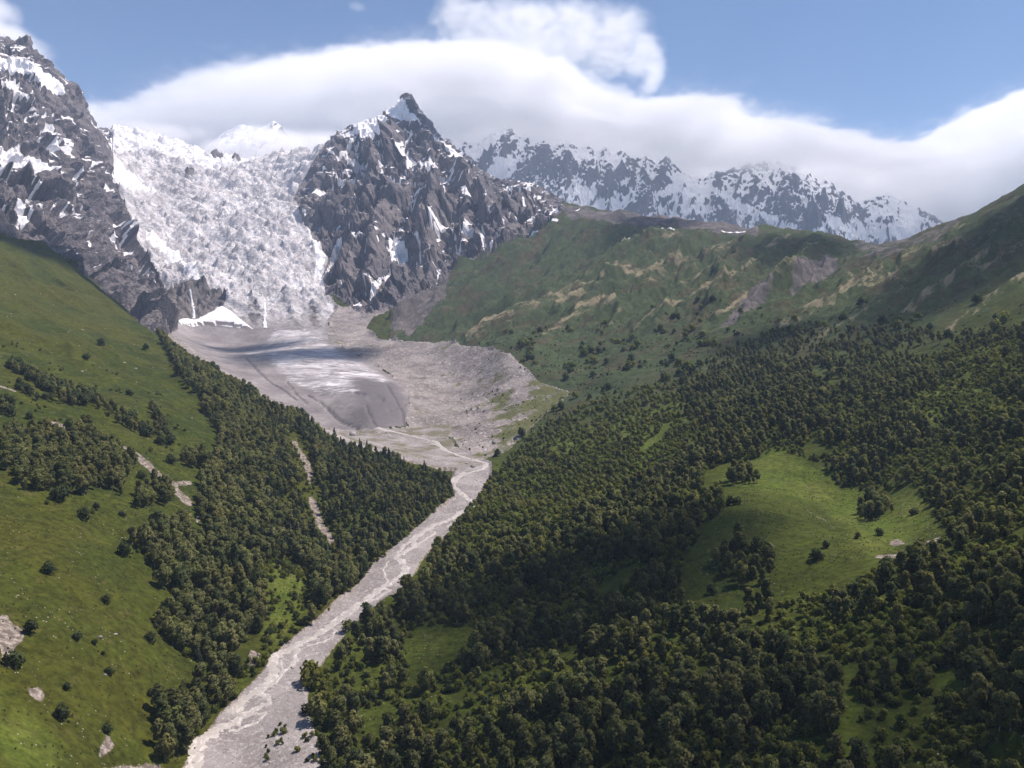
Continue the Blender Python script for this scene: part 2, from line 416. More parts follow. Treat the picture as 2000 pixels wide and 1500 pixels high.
DZ[ml] += (rl - .4) * 16 * sstep(350, 1000, YY[ml])

# rock mountains: blocks, buttresses and cracks pushed out along the slope's own normal
_R = np.random.default_rng(17).uniform(-1, 1, (512, 7))
def facets(p, seed):
    """Angular blocks: every point takes the tilted plane of its nearest cell centre."""
    i0 = np.floor(p).astype(np.int64); best = np.full(len(p), 9.0); val = np.zeros(len(p)); second = np.full(len(p), 9.0)
    for ox in (-1, 0, 1):
        for oy in (-1, 0, 1):
            for oz in (-1, 0, 1):
                c = i0 + (ox, oy, oz)
                k = _perm[(_perm[(_perm[(c[:, 0] + seed * 31) & 511] + c[:, 1]) & 511] + c[:, 2]) & 511]
                r = _R[k]; d = p - (c + .5 + r[:, :3] * .45); q = (d * d).sum(1)
                m = q < best
                second = np.where(m, best, np.minimum(second, q)); best = np.where(m, q, best)
                val = np.where(m, r[:, 3] * .55 + (d * r[:, 4:7]).sum(1), val)
    return val, np.sqrt(second) - np.sqrt(best)
def grad_normals(Z):
    V = np.stack([XX, YY, Z], -1)
    n = np.cross(np.gradient(V, axis=1), np.gradient(V, axis=0)); return n / (np.linalg.norm(n, axis=-1, keepdims=True) + 1e-12)
N0 = grad_normals(ZZ)
CREST = [[(578, 384), (600, 350), (622, 312), (640, 286), (660, 268), (690, 241), (740, 229), (770, 214), (795, 193), (830, 235), (870, 276), (905, 308), (958, 347), (1000, 353), (1050, 366), (1078, 386), (1105, 408)],
         [(-200, -20), (-60, 60), (0, 100), (60, 120), (100, 150), (130, 192), (165, 222), (198, 262), (212, 300)]]
PUSH = np.zeros_like(ZZ)
for reg, ang, amp, seed in ((RLM, math.radians(-38), 1.0, 201), (RPY, math.radians(6), 1.0, 301)):
    m = REG == reg
    p = np.stack([XX[m], YY[m], ZZ[m]], -1)
    wv = np.stack([fbm(p[:, 0] / 90 + p[:, 2] / 140, p[:, 1] / 90, 3, seed + j) for j in range(3)], -1)
    p = p + wv * 40
    f1, e1 = facets(p / (120, 150, 170) + seed, seed); f2, e2 = facets(p / (44, 60, 62) + seed, seed + 3); f3, e3 = facets(p / (19, 24, 24), seed + 5)
    big = ridged_ang(m, ang, 170, 520, 4, seed)
    med = ridged_ang(m, ang + .5, 60, 170, 4, seed + 9)
    disp = (big - .45) * 58 + f1 * 32 + (med - .42) * 20 + f2 * 19 + f3 * 7.5 - 10 * np.exp(-(e1 / .07) ** 2) - 3.5 * np.exp(-(e2 / .09) ** 2)
    cd = np.minimum.reduce([line_dist(PX0[m], PY0[m], L, 60)[0] for L in CREST])
    wx_ = XX[m] + 26 * fbm(XX[m] / 60, YY[m] / 60, 3, seed + 70); wy_ = YY[m] + 26 * fbm(XX[m] / 60, YY[m] / 60, 3, seed + 71)
    def vein(a, lx, ly, sd, w):
        u_ = wx_ * math.cos(a) - wy_ * math.sin(a); v_ = wx_ * math.sin(a) + wy_ * math.cos(a)
        return np.exp(-(noise2(u_ / lx, v_ / ly, sd) / w) ** 2)
    patch = sstep(-.30, .22, fbm(XX[m] / 210, YY[m] / 210, 3, seed + 80))
    veins = np.maximum(vein(ang, 85, 300, seed + 81, .036), .85 * vein(ang + .75, 70, 200, seed + 82, .030)) * patch
    veins = np.maximum(veins, .8 * vein(ang - .7, 60, 160, seed + 83, .030) * sstep(-.05, .3, fbm(XX[m] / 150, YY[m] / 150, 3, seed + 84)))
    disp -= veins * 7
    fade = (.12 + .88 * sstep(1, 34, cd)) * sstep(.35, 1.0, soft(reg, 6)[m])
    PUSH[m] += disp * fade * amp + (f2 * 8 + f3 * 6) * (1 - fade) * sstep(.35, 1.0, soft(reg, 6)[m])
    hollow = sstep(.50, .22, big * .55 + med * .45)
    attr['snow'][m] = hollow * sstep(.06, .24, EE[m]) * .30 + veins * sstep(-.06, .12, EE[m]) * .92
    attr['rock'][m] = 1

# traced ribs and gullies of the peak (photo pixels of the slope they run down)
RIBS_PY = [[(795, 193), (775, 230), (768, 270), (770, 330), (765, 360), (748, 420), (735, 500), (715, 560)], [(795, 193), (830, 260), (845, 330), (850, 420), (845, 470)], [(690, 240), (655, 290), (620, 350), (600, 390)],
           [(768, 300), (720, 345), (690, 390), (650, 430)], [(870, 280), (900, 350), (915, 420), (900, 470)], [(960, 345), (950, 390), (960, 440)], [(1040, 372), (1010, 420), (940, 480)], [(735, 330), (722, 400), (690, 470), (675, 540)], [(845, 390), (830, 460), (840, 520)]]
GULL = [([(693, 260), (672, 287), (658, 305), (627, 303)], 4), ([(675, 292), (696, 316), (714, 332)], 7), ([(766, 271), (750, 289), (733, 308)], 4), ([(608, 377), (637, 364), (664, 361)], 6), ([(790, 252), (805, 258), (795, 282)], 6),
        ([(816, 282), (790, 295), (794, 313)], 3), ([(843, 265), (864, 279), (882, 296), (900, 306)], 6), ([(838, 298), (819, 322)], 3), ([(838, 316), (848, 326), (864, 324)], 5), ([(862, 340), (856, 370)], 3),
        ([(814, 347), (802, 390), (795, 415)], 3), ([(795, 415), (790, 432), (777, 450), (765, 480)], 6), ([(819, 457), (809, 471), (822, 485), (819, 499), (800, 515)], 4), ([(861, 523), (835, 552), (809, 572)], 4), ([(755, 620), (772, 604), (790, 593)], 4),
        ([(1001, 394), (975, 430), (952, 453)], 4), ([(1036, 380), (1018, 398), (1000, 411)], 4), ([(1089, 429), (1055, 440), (1029, 450)], 3), ([(1131, 408), (1120, 413), (1110, 417)], 3), ([(1117, 453), (1096, 462)], 1.6), ([(1246, 467), (1229, 481)], 3), ([(1204, 489), (1192, 499)], 2.5),
        ([(765, 365), (790, 375)], 4), ([(740, 400), (735, 440)], 3), ([(755, 470), (745, 500)], 2.5), ([(956, 637), (940, 646)], 1.6), ([(930, 652), (912, 663)], 1.6), ([(1410, 448), (1455, 452)], 3), ([(1285, 452), (1318, 452)], 3),
        ([(74, 217), (90, 235), (101, 248)], 7), ([(108, 241), (130, 268), (154, 297)], 7), ([(154, 297), (178, 318)], 2.5), ([(137, 396), (144, 420), (166, 446), (189, 469)], 4), ([(77, 385), (97, 400), (115, 413)], 4), ([(241, 420), (262, 434), (277, 441)], 5),
        ([(21, 196), (14, 224)], 3), ([(66, 238), (46, 262)], 3), ([(115, 224), (130, 226), (147, 234)], 4), ([(7, 427), (40, 438), (70, 441)], 4), ([(285, 510), (300, 520), (316, 523)], 5), ([(205, 335), (232, 375), (262, 420)], 4), ([(60, 365), (72, 382)], 3)]
PATCH = [[(688, 238), (720, 224), (749, 224), (766, 239), (763, 258), (746, 262), (736, 268), (720, 268), (693, 255)], [(720, 300), (736, 306), (726, 318)], [(648, 334), (675, 350), (700, 343), (690, 362), (676, 366), (668, 352)],
         [(781, 199), (790, 201), (795, 217), (810, 233), (822, 250), (819, 252), (797, 233), (774, 236), (768, 233), (755, 222)], [(760, 453), (763, 506), (795, 492), (790, 478), (774, 471)],
         [(817, 500), (790, 527), (760, 537), (745, 560), (716, 588), (722, 575), (735, 555), (750, 535), (775, 518), (800, 506)], [(837, 446), (858, 437), (886, 429), (870, 445), (850, 447)], [(893, 380), (931, 387), (925, 396), (910, 398)],
         [(622, 513), (655, 464), (669, 464), (650, 500), (636, 545), (630, 540)], [(690, 590), (700, 585), (706, 592), (690, 596)],
         [(0, 133), (32, 157), (56, 196), (35, 182), (0, 157)], [(0, 273), (42, 276), (74, 305), (122, 340), (105, 343), (70, 332), (35, 322), (0, 294)], [(0, 104), (42, 115), (80, 129), (126, 168), (122, 185), (70, 147), (35, 130), (0, 119)]]
rocky = (REG == RLM) | (REG == RPY) | ((REG == RR) & (YY > 1300)) | (REG == RMOR)
qx = PXJ[rocky] * .6 + PX0[rocky] * .4; qy = PYJ[rocky] * .6 + PY0[rocky] * .4
dz = np.zeros(qx.shape); sn = np.zeros(qx.shape)
for L in RIBS_PY:
    d, _ = line_dist(qx, qy, L)
    dz += 34 * np.exp(-(d / 11) ** 2) + 20 * np.exp(-(d / 26) ** 2)
for L, w in GULL:
    d, _ = line_dist(qx, qy, L)
    dz -= 16 * np.exp(-(d / (w * 1.6)) ** 2)
    sn = np.maximum(sn, sstep(w * 1.15, w * .35, d + 1.2))
for Pg in PATCH:
    sn = np.maximum(sn, in_poly(qx, qy, Pg).astype(float))
gate = .1 + .9 * sstep(4, 40, np.minimum.reduce([line_dist(qx, qy, L, 60)[0] for L in CREST])); gate[(REG[rocky] == RR) | (REG[rocky] == RMOR)] = 0
PUSH[rocky] += dz * gate
attr['snow'][rocky] = np.maximum(attr['snow'][rocky], sn)

# glacier: broken ice on the fall, long low swells and arcs on the tongue
mg = REG == RGLA
fall = sstep(0.0, .06, EE[mg]) * sstep(.7, 1, soft(RGLA, 4)[mg])
x, y = XX[mg], YY[mg]
wx = x + 18 * fbm(x / 70, y / 70, 3, 61); wy = y + 18 * fbm(x / 70, y / 70, 3, 62)
ser = ridged(wx / 52, wy / 24, 4, 63) * .6 + ridged(wx / 19, wy / 11, 3, 66) * .4
steps = fbm(x / 160, y / 70, 3, 70)
ser2 = ridged(wx / 8.5, wy / 6.5, 3, 68)
blk = ridged((wx + .4 * wy) / 120, wy / 75, 3, 64)
DZ[mg] += fall * ((blk - .4) * 30 + (ser - .4) * 27 + steps * 36 + (ser2 - .4) * 6)
DZ[mg] += (1 - fall) * (fbm(x / 45, y / 45, 4, 73) * 3.0)
q0x, q0y = PXJ[mg], PYJ[mg]
ICE = [(520, 640), (640, 640), (640, 668), (690, 700), (730, 722), (768, 748), (740, 748), (690, 742), (705, 765), (650, 772), (590, 762), (540, 730), (520, 700), (470, 690), (520, 672)]
ice = in_poly(q0x + 14 * fbm(x / 30, y / 90, 4, 75), q0y + 6 * fbm(x / 40, y / 30, 4, 76), ICE).astype(float)
attr['clean'][mg] = ice * .62
attr['clean'] = np.where(REG == RGLA, np.roll(attr['clean'], 0), 0)
for _ in range(26): attr['clean'][1:-1, 1:-1] = (attr['clean'][1:-1, 1:-1] * 2 + attr['clean'][:-2, 1:-1] + attr['clean'][2:, 1:-1] + attr['clean'][1:-1, :-2] + attr['clean'][1:-1, 2:]) / 6
attr['clean'][mg] = np.maximum(fall, attr['clean'][mg])
attr['fall'] = np.zeros_like(ZZ); attr['fall'][mg] = fall
SNOWG = [[(205, 325), (228, 315), (308, 374), (280, 378), (241, 371), (217, 350)], [(290, 455), (310, 458), (350, 500), (400, 545), (385, 548), (330, 510)], [(420, 300), (440, 283), (480, 300), (500, 316), (470, 318), (440, 322)],
         [(205, 245), (260, 250), (330, 268), (420, 292), (470, 312), (430, 330), (380, 322), (300, 300), (240, 290), (212, 300)]]
sg = np.zeros(x.shape)
for i, Pg in enumerate(SNOWG): sg = np.maximum(sg, in_poly(q0x, q0y, Pg) * (1.0 if i < 3 else .6))
for L, w in (([(292, 462), (345, 505), (392, 546)], 8), ([(620, 520), (648, 480), (672, 462)], 9), ([(605, 440), (622, 500), (630, 545)], 7)):
    d, _ = line_dist(q0x, q0y, L); sg = np.maximum(sg, sstep(w * 1.2, w * .4, d))
attr['snow'][mg] = sg
NUN = [[(412, 303), (420, 296), (435, 294), (438, 308), (425, 311)], [(438, 281), (450, 279), (468, 292), (476, 305), (470, 311), (455, 303), (440, 290)], [(448, 304), (458, 306), (468, 316), (460, 317)], [(365, 333), (378, 332), (375, 339), (362, 339)],
       [(345, 562), (365, 556), (400, 556), (438, 566), (441, 580), (432, 598), (415, 611), (400, 618), (382, 627), (360, 625), (343, 628)],
       [(335, 560), (345, 562), (343, 628), (338, 635), (318, 610)], [(478, 590), (500, 582), (512, 596), (510, 630), (495, 640), (480, 620)], [(600, 592), (625, 600), (632, 640), (612, 645), (598, 620)]]
rk = np.zeros(x.shape)
for i, Pg in enumerate(NUN): rk = np.maximum(rk, in_poly(q0x, q0y, Pg) * (.30 if i >= 6 else 1.0))
attr['rock'][mg] = rk
DZ[mg] += rk * (ridged(x / 22, y / 22, 4, 401) - .4) * 16 + rk * np.where(y > 2800, 14, 0)
lip = line_dist(q0x, q0y, [(345, 560), (375, 553), (410, 553), (438, 562), (444, 580)])[0]
DZ[mg] += 16 * np.exp(-(lip / 5) ** 2)
attr['dark'][mg] = sstep(.3, .9, in_poly(q0x, q0y, [(690, 740), (770, 745), (800, 790), (790, 832), (700, 842), (640, 838), (700, 800)]).astype(float))

# moraine: rilled wall and rubble
mm = REG == RMOR
DZ[mm] += (ridged_ang(mm, math.radians(60), 22, 90, 4, 501) - .4) * 5 * sstep(.7, 1, soft(RMOR, 5)[mm]) + fbm(XX[mm] / 14, YY[mm] / 14, 4, 505) * 1.6
mb = REG == RBED
DZ[mb] += fbm(XX[mb] / 12, YY[mb] / 12, 4, 515) * np.where(YY[mb] < 760, .12, .6)
ms = REG == RSNOW
DZ[ms] += 8 * sstep(.2, 1, soft(RSNOW, 4)[ms]) + fbm(XX[ms] / 20, YY[ms] / 20, 3, 517) * 2

# cover on the hill slopes
BARE = [[(25, 838), (90, 828), (100, 818), (140, 830), (160, 845), (130, 852), (60, 850), (35, 852)], [(0, 1205), (15, 1200), (30, 1225), (55, 1235), (45, 1250), (30, 1262), (15, 1300), (0, 1290)], [(48, 1338), (75, 1335), (88, 1350), (80, 1368), (62, 1358)],
        [(192, 1480), (198, 1452), (215, 1432), (228, 1450), (210, 1470)], [(200, 1500), (240, 1492), (310, 1493), (330, 1510), (200, 1520)], [(482, 1290), (490, 1270), (505, 1280), (500, 1300), (485, 1305)], [(0, 758), (35, 766), (30, 770), (0, 764)],
        [(1735, 1062), (1755, 1055), (1770, 1062), (1765, 1067), (1745, 1068)], [(1800, 1072), (1815, 1060), (1845, 1050), (1848, 1062), (1830, 1075), (1805, 1082)], [(1700, 1082), (1800, 1078), (1790, 1084), (1710, 1088)]]
BLINE = [([(255, 880), (290, 905), (320, 935), (350, 960), (372, 978)], 7), ([(575, 858), (600, 905), (606, 935)], 7), ([(606, 975), (620, 1010), (648, 1060)], 8), ([(330, 940), (372, 945)], 4), ([(390, 1000), (380, 1015)], 4), ([(200, 840), (255, 880)], 2.5)]
TRAILS = [([(1570, 985), (1615, 1020), (1638, 1055), (1632, 1085), (1612, 1100)], 1.6), ([(1612, 1100), (1560, 1130), (1500, 1165), (1440, 1190)], 1.5), ([(1345, 1292), (1365, 1283), (1395, 1282)], 1.5), ([(1345, 1292), (1352, 1300)], 1.5)]
m = REG <= RR
qx, qy = PXJ[m], PYJ[m]
ba = np.zeros(qx.shape)
front = YY[m] < 1300
for Pg in BARE: ba = np.maximum(ba, in_poly(qx, qy, Pg) * front)
for L, w in BLINE: ba = np.maximum(ba, sstep(w * 1.3, w * .3, line_dist(qx, qy, L)[0]) * front)
for L, w in TRAILS: ba = np.maximum(ba, .8 * sstep(w * 1.4, w * .5, line_dist(PX0[m], PY0[m], L)[0]) * front)
attr['bare'][m] = ba
LUSH = [[(1240, 885), (1255, 870), (1305, 835), (1300, 850), (1260, 885)], [(510, 1090), (560, 1080), (605, 1100), (600, 1190), (540, 1260), (505, 1200)], [(0, 1400), (60, 1390), (130, 1470), (110, 1500), (0, 1500)], [(1400, 940), (1440, 905), (1530, 880), (1640, 960), (1780, 960), (1830, 1030), (1700, 1090), (1660, 1040), (1600, 980)],
        [(1640, 1300), (1660, 1300), (1690, 1500), (1640, 1500)], [(1815, 1320), (1870, 1310), (1880, 1350), (1830, 1370)], [(1880, 700), (2000, 640), (2000, 720), (1900, 760)], [(1750, 780), (1900, 740), (1990, 790), (1800, 850)], [(960, 930), (1050, 860), (1180, 820), (1330, 770), (1330, 900), (1200, 980), (1050, 1040), (880, 1070)]]
lu = np.zeros(qx.shape)
for Pg in LUSH: lu = np.maximum(lu, in_poly(qx, qy, Pg))
attr['lush'][m] = lu
ROCKR = [[(1660, 470), (1760, 465), (1840, 440), (1900, 410), (1830, 470), (1750, 490), (1690, 500)], [(1930, 395), (2000, 360), (2000, 480), (1950, 480), (1900, 520), (1880, 500)], [(790, 560), (850, 545), (880, 520), (870, 580), (800, 660), (760, 640)], [(1100, 402), (1480, 445), (1480, 462), (1300, 440), (1110, 425)],
         [(1560, 510), (1620, 480), (1640, 500), (1540, 560)], [(1480, 545), (1540, 520), (1500, 580), (1430, 640), (1400, 640)]]
rr = np.zeros(qx.shape)
for Pg, v in zip(ROCKR, (.55, .35, 1, 1, .8, .7)): rr = np.maximum(rr, v * in_poly(qx, qy, Pg) * (YY[m] > 900))
attr['rock'][m] = rr

blurk = np.array([1, 4, 6, 4, 1]) / 16.0
def blur(F, n):
    for _ in range(n):
        F = sum(w * np.roll(F, k - 2, 0) for k, w in enumerate(blurk)); F = sum(w * np.roll(F, k - 2, 1) for k, w in enumerate(blurk))
    return F
attr['lush'] = blur(attr['lush'], 14); attr['bare'] = blur(attr['bare'], 1); attr['rock'] = blur(attr['rock'], 3); attr['dark'] = blur(attr['dark'], 8)
attr['tan'] = blur(attr['tan'], 1) * sstep(640, 850, YY)
attr['bare'] = np.maximum(attr['bare'], np.clip(blur((REG == RBED).astype(float), 2) * 1.7, 0, .95) * (YY < 900))
mo = (REG == RMOR)
attr['lush'] = np.where(mo, np.clip(sstep(880, 1090, PX0 + 60 * fbm(XX / 60, YY / 60, 4, 711)) * sstep(690, 800, PY0), 0, 1), attr['lush'])
attr['bare'] = np.maximum(attr['bare'], np.clip(blur(mo.astype(float), 5) * 1.1, 0, .75) * (REG == RR) * (YY < 1500))
CRACKS = [([(755, 752), (772, 780), (785, 802), (788, 828)], 2.2), ([(640, 798), (655, 815), (672, 826), (698, 837)], 2.6), ([(722, 776), (735, 775), (746, 778)], 4.0), ([(690, 765), (700, 768), (712, 769)], 2.0), ([(714, 790), (722, 812), (732, 832)], 1.2), ([(560, 745), (575, 765), (600, 790)], 1.0), ([(600, 770), (625, 785), (640, 800)], 1.2), ([(480, 700), (520, 740), (580, 780)], 1.2), ([(760, 800), (790, 790), (800, 770)], 1.6)]
for L, w in CRACKS:
    d = line_dist(PX0 + 2.5 * fbm(XX / 9, YY / 9, 3, 801), PY0 + 2.0 * fbm(XX / 9, YY / 9, 3, 802), L)[0]; k = np.exp(-(d / w) ** 2) * (REG == RGLA)
    attr['dark'] = np.maximum(attr['dark'], k); DZ -= k * 3.0
attr['rock'] = np.where((REG == RGLA), np.clip(attr['rock'] * 1.9, 0, 1), attr['rock'])
attr['snow'] = np.maximum(attr['snow'], np.clip(blur((REG == RSNOW).astype(float), 2) * 1.5, 0, 1) * (REG == RGLA))
XS, YS = XX + N0[..., 0] * PUSH, YY + N0[..., 1] * PUSH
ZZ = ZZ + DZ + N0[..., 2] * PUSH
NR, NC = ZZ.shape
ZG, RG_ = ZZ, REG
NR0, NC0 = NR, NC

def ground(x, y):
    """Height of the finished terrain under (x, y)."""
    x = np.asarray(x, float); y = np.asarray(y, float)
    b = np.log(y); a = x / y
    i = np.clip(np.searchsorted(GB, b, side='right') - 1, 0, NR0 - 2); j = np.clip(np.searchsorted(GA, a, side='right') - 1, 0, NC0 - 2)
    s = (b - GB[i]) / (GB[i + 1] - GB[i]); t = (a - GA[j]) / (GA[j + 1] - GA[j])
    return (ZG[i, j] * (1 - t) + ZG[i, j + 1] * t) * (1 - s) + (ZG[i + 1, j] * (1 - t) + ZG[i + 1, j + 1] * t) * s

def region(x, y):
    i = np.clip(np.searchsorted(GB, np.log(y)), 0, NR0 - 1); j = np.clip(np.searchsorted(GA, x / y), 0, NC0 - 1)
    return RG_[i, j]

_Ys = np.geomspace(150, 3600, 700)
def on_ground(px, py, lo=150, hi=3600):
    """The nearest terrain point seen at a photo pixel."""
    Ys = _Ys[(_Ys >= lo) & (_Ys <= hi)]
    x, y, z = unproj(px, py, Ys)
    below = z <= ground(x, y)
    k = int(np.argmax(below)) if below.any() else len(Ys) - 1
    if k > 0:
        g0 = z[k - 1] - ground(x[k - 1], y[k - 1]); g1 = z[k] - ground(x[k], y[k])
        Yh = Ys[k - 1] + (Ys[k] - Ys[k - 1]) * g0 / (g0 - g1 + 1e-9)
    else: Yh = Ys[0]
    x, y, z = unproj(px, py, Yh)
    return float(x), float(y), float(ground(x, y))
# ------------------------------------------------------------------ terrain materials
def rock_colour(s, warm=1.0):
    n1 = s.noise(140, 5, .6); n2 = s.noise(24, 5, .65)
    c = s.mix(s.step(n1, .35, .65), (.085, .078, .082), (.185, .160, .150))
    c = s.mix(s.step(n2, .42, .70), c, (.235, .205, .190))
    vn = s.noise(9, 4, .7, vec=s.scaled((1, 1, .35)))
    return s.scale_col(c, s.remap(vn, .3, .75, .62, 1.15)), n1, n2

def mat_mountain():
    s = NT('mountain_rock')
    n1 = s.noise(120, 5, .6); n2 = s.noise(26, 5, .65)
    c = s.mix(s.step(n1, .36, .64), (.112, .100, .110), (.205, .180, .178))
    c = s.mix(s.step(n2, .46, .70), c, (.24, .208, .198))
    c = s.scale_col(c, s.remap(s.noise(7, 4, .7, vec=s.scaled((1, 1, .3))), .3, .75, .60, 1.2))
    up = s.n('ShaderNodeSeparateXYZ'); g = s.n('ShaderNodeNewGeometry'); s.link(g.outputs['True Normal'], up.inputs[0])
    ps = s.n('ShaderNodeSeparateXYZ'); s.link(s.pos(), ps.inputs[0])
    nz = s.math('ADD', s.math('MULTIPLY', s.noise(14, 6, .74), .85), s.attr('snow'))
    ledge = s.math('MULTIPLY', s.remap(up.outputs['Z'], .60, .88, -.12, .28), s.remap(ps.outputs['Z'], 150, 560, .25, 1.0))
    snow = s.step(s.math('ADD', nz, ledge), .80, .88)
    c = s.mix(snow, c, (.86, .83, .83))
    h = s.math('ADD', s.math('MULTIPLY', s.noise(15, 6, .72), 6.0), s.math('MULTIPLY', s.voro(9, 'DISTANCE_TO_EDGE'), 3.0))
    h = s.math('MULTIPLY', h, s.math('SUBTRACT', 1.0, s.math('MULTIPLY', snow, .85)))
    s.principled(c, .92, s.bump(h, .9, 1.0), .12)
    return s.m

def mat_glacier():
    s = NT('glacier_ice')
    ice = s.mix(s.step(s.noise(70, 5, .65), .35, .7), (.50, .475, .48), (.80, .765, .76))
    grit = s.step(s.noise(20, 7, .78, vec=s.scaled((.7, 1.0, 1.5)), dist=.9), .46, .62)
    zone = s.remap(s.noise(220, 3, .5), .35, .65, .35, .82)
    ice = s.mix(s.math('MULTIPLY', grit, zone), ice, (.27, .245, .245))
    lane = s.noise(46, 5, .62, vec=s.scaled((1.0, .14, .3)), dist=.8)
    ice = s.mix(s.math('MULTIPLY', s.step(lane, .52, .66), .55), ice, (.33, .305, .305))
    ice = s.mix(s.math('MULTIPLY', s.step(lane, .44, .34), .6), ice, (.80, .77, .765))
    lines = s.math('ABSOLUTE', s.math('SUBTRACT', s.noise(34, 5, .62, vec=s.scaled((.42, 1.0, 1.2)), dist=1.4), .5))
    lines2 = s.math('ABSOLUTE', s.math('SUBTRACT', s.noise(15, 4, .6, vec=s.scaled((.6, 1.0, 1.2)), dist=1.0), .5))
    crev = s.math('MAXIMUM', s.step(lines, .022, .004), s.math('MULTIPLY', s.step(lines2, .02, .004), .7))
    crev = s.math('MULTIPLY', crev, s.step(s.noise(160, 3, .5), .40, .55))
    ice = s.mix(s.math('MULTIPLY', crev, .75), ice, (.20, .20, .235))
    deb = s.mix(s.step(s.noise(40, 6, .62), .35, .7), (.175, .155, .150), (.275, .245, .236))
    deb = s.mix(s.step(s.noise(6, 4, .7), .55, .75), deb, (.37, .34, .33))
    deb = s.mix(s.math('MULTIPLY', s.attr('dark'), .85), deb, (.115, .102, .105))
    streak = s.noise(11, 6, .66, vec=s.scaled((.22, 1.0, 1.0)), dist=1.6)
    band = s.noise(60, 4, .6, vec=s.scaled((1.0, .5, 1.0)), dist=1.0)
    v = s.math('ADD', s.attr('clean'), s.math('ADD', s.math('MULTIPLY', s.math('SUBTRACT', streak, .5), 1.9), s.math('MULTIPLY', s.math('SUBTRACT', band, .5), .9)))
    clean = s.math('MAXIMUM', s.step(v, .36, .86), s.attr('fall'))
    c = s.mix(clean, deb, ice)
    snow = s.step(s.math('ADD', s.attr('snow'), s.math('MULTIPLY', s.noise(22, 5, .7), .8)), .85, 1.05)
    c = s.mix(snow, c, (.86, .84, .84))
    rc, n1, n2 = rock_colour(s)
    rock = s.step(s.math('ADD', s.attr('rock'), s.math('MULTIPLY', s.noise(15, 5, .7), .8)), .80, 1.0)
    c = s.mix(rock, c, rc)
    h = s.math('ADD', s.math('MULTIPLY', s.noise(11, 6, .74, vec=s.scaled((.6, 1, 1.4)), dist=.8), 5.5), s.math('MULTIPLY', s.voro(13, 'DISTANCE_TO_EDGE'), -1.5))
    h = s.math('MULTIPLY', h, s.math('SUBTRACT', s.math('MULTIPLY_ADD', s.attr('fall'), .75, .25), s.math('MULTIPLY', snow, .2)))
    s.principled(c, .75, s.bump(h, .85, 1.0), .2)
    return s.m

def mat_snow():
    s = NT('avalanche_snow')
    c = s.mix(s.step(s.noise(20, 5, .6), .45, .75), (.88, .86, .86), (.78, .74, .72))
    s.principled(c, .6, s.bump(s.noise(12, 4), .4, 1.5), .3)
    return s.m

def mat_moraine():
    s = NT('moraine_rubble')
    c = s.mix(s.step(s.noise(45, 5, .6), .35, .68), (.165, .143, .133), (.290, .255, .235))
    c = s.mix(s.step(s.noise(5, 4, .7), .50, .72), c, (.44, .40, .375))
    c = s.mix(s.step(s.noise(60, 4, .6), .58, .72), c, (.15, .135, .115))
    veg = s.step(s.math('ADD', s.noise(55, 6, .65), s.math('MULTIPLY', s.attr('lush'), .30)), .60, .70)
    c = s.mix(veg, c, s.mix(s.noise(12, 4), (.07, .085, .03), (.13, .12, .05)))
    snow = s.step(s.math('ADD', s.attr('snow'), s.math('MULTIPLY', s.noise(14, 4, .7), .8)), .85, 1.0)
    c = s.mix(snow, c, (.82, .80, .80))
    h = s.math('ADD', s.math('MULTIPLY', s.noise(7, 5, .7), 2.0), s.voro(2.6))
    s.principled(c, .95, s.bump(h, .7, 1.0), .1)
    return s.m

def mat_bed():
    s = NT('river_gravel')
    c = s.mix(s.step(s.noise(18, 5, .6), .35, .68), (.215, .190, .180), (.325, .292, .278))
    c = s.mix(s.step(s.noise(2.2, 5, .75), .48, .68), c, (.43, .395, .375))
    c = s.mix(s.step(s.noise(1.7, 4, .75, vec=s.scaled((1, 1, 1.3))), .56, .70), c, (.13, .115, .105))
    bar = s.step(s.noise(30, 4, .6, vec=s.scaled((1.6, .6, 1)), dist=.6), .52, .62)
    c = s.mix(s.math('MULTIPLY', bar, .35), c, (.20, .18, .17))
    far = s.n('ShaderNodeSeparateXYZ'); s.link(s.pos(), far.inputs[0])
    veg = s.math('MULTIPLY', s.step(s.noise(34, 6, .65), .46, .60), s.step(far.outputs['Y'], 740, 830))
    c = s.mix(s.math('MULTIPLY', veg, .8), c, s.mix(s.noise(9, 4), (.085, .085, .036), (.175, .15, .085)))
    h = s.math('ADD', s.math('MULTIPLY', s.noise(3.5, 5, .75), 1.2), s.math('MULTIPLY', s.noise(.9, 3, .7), .4))
    s.principled(c, .95, s.bump(h, .8, 1.0), .1)
    return s.m

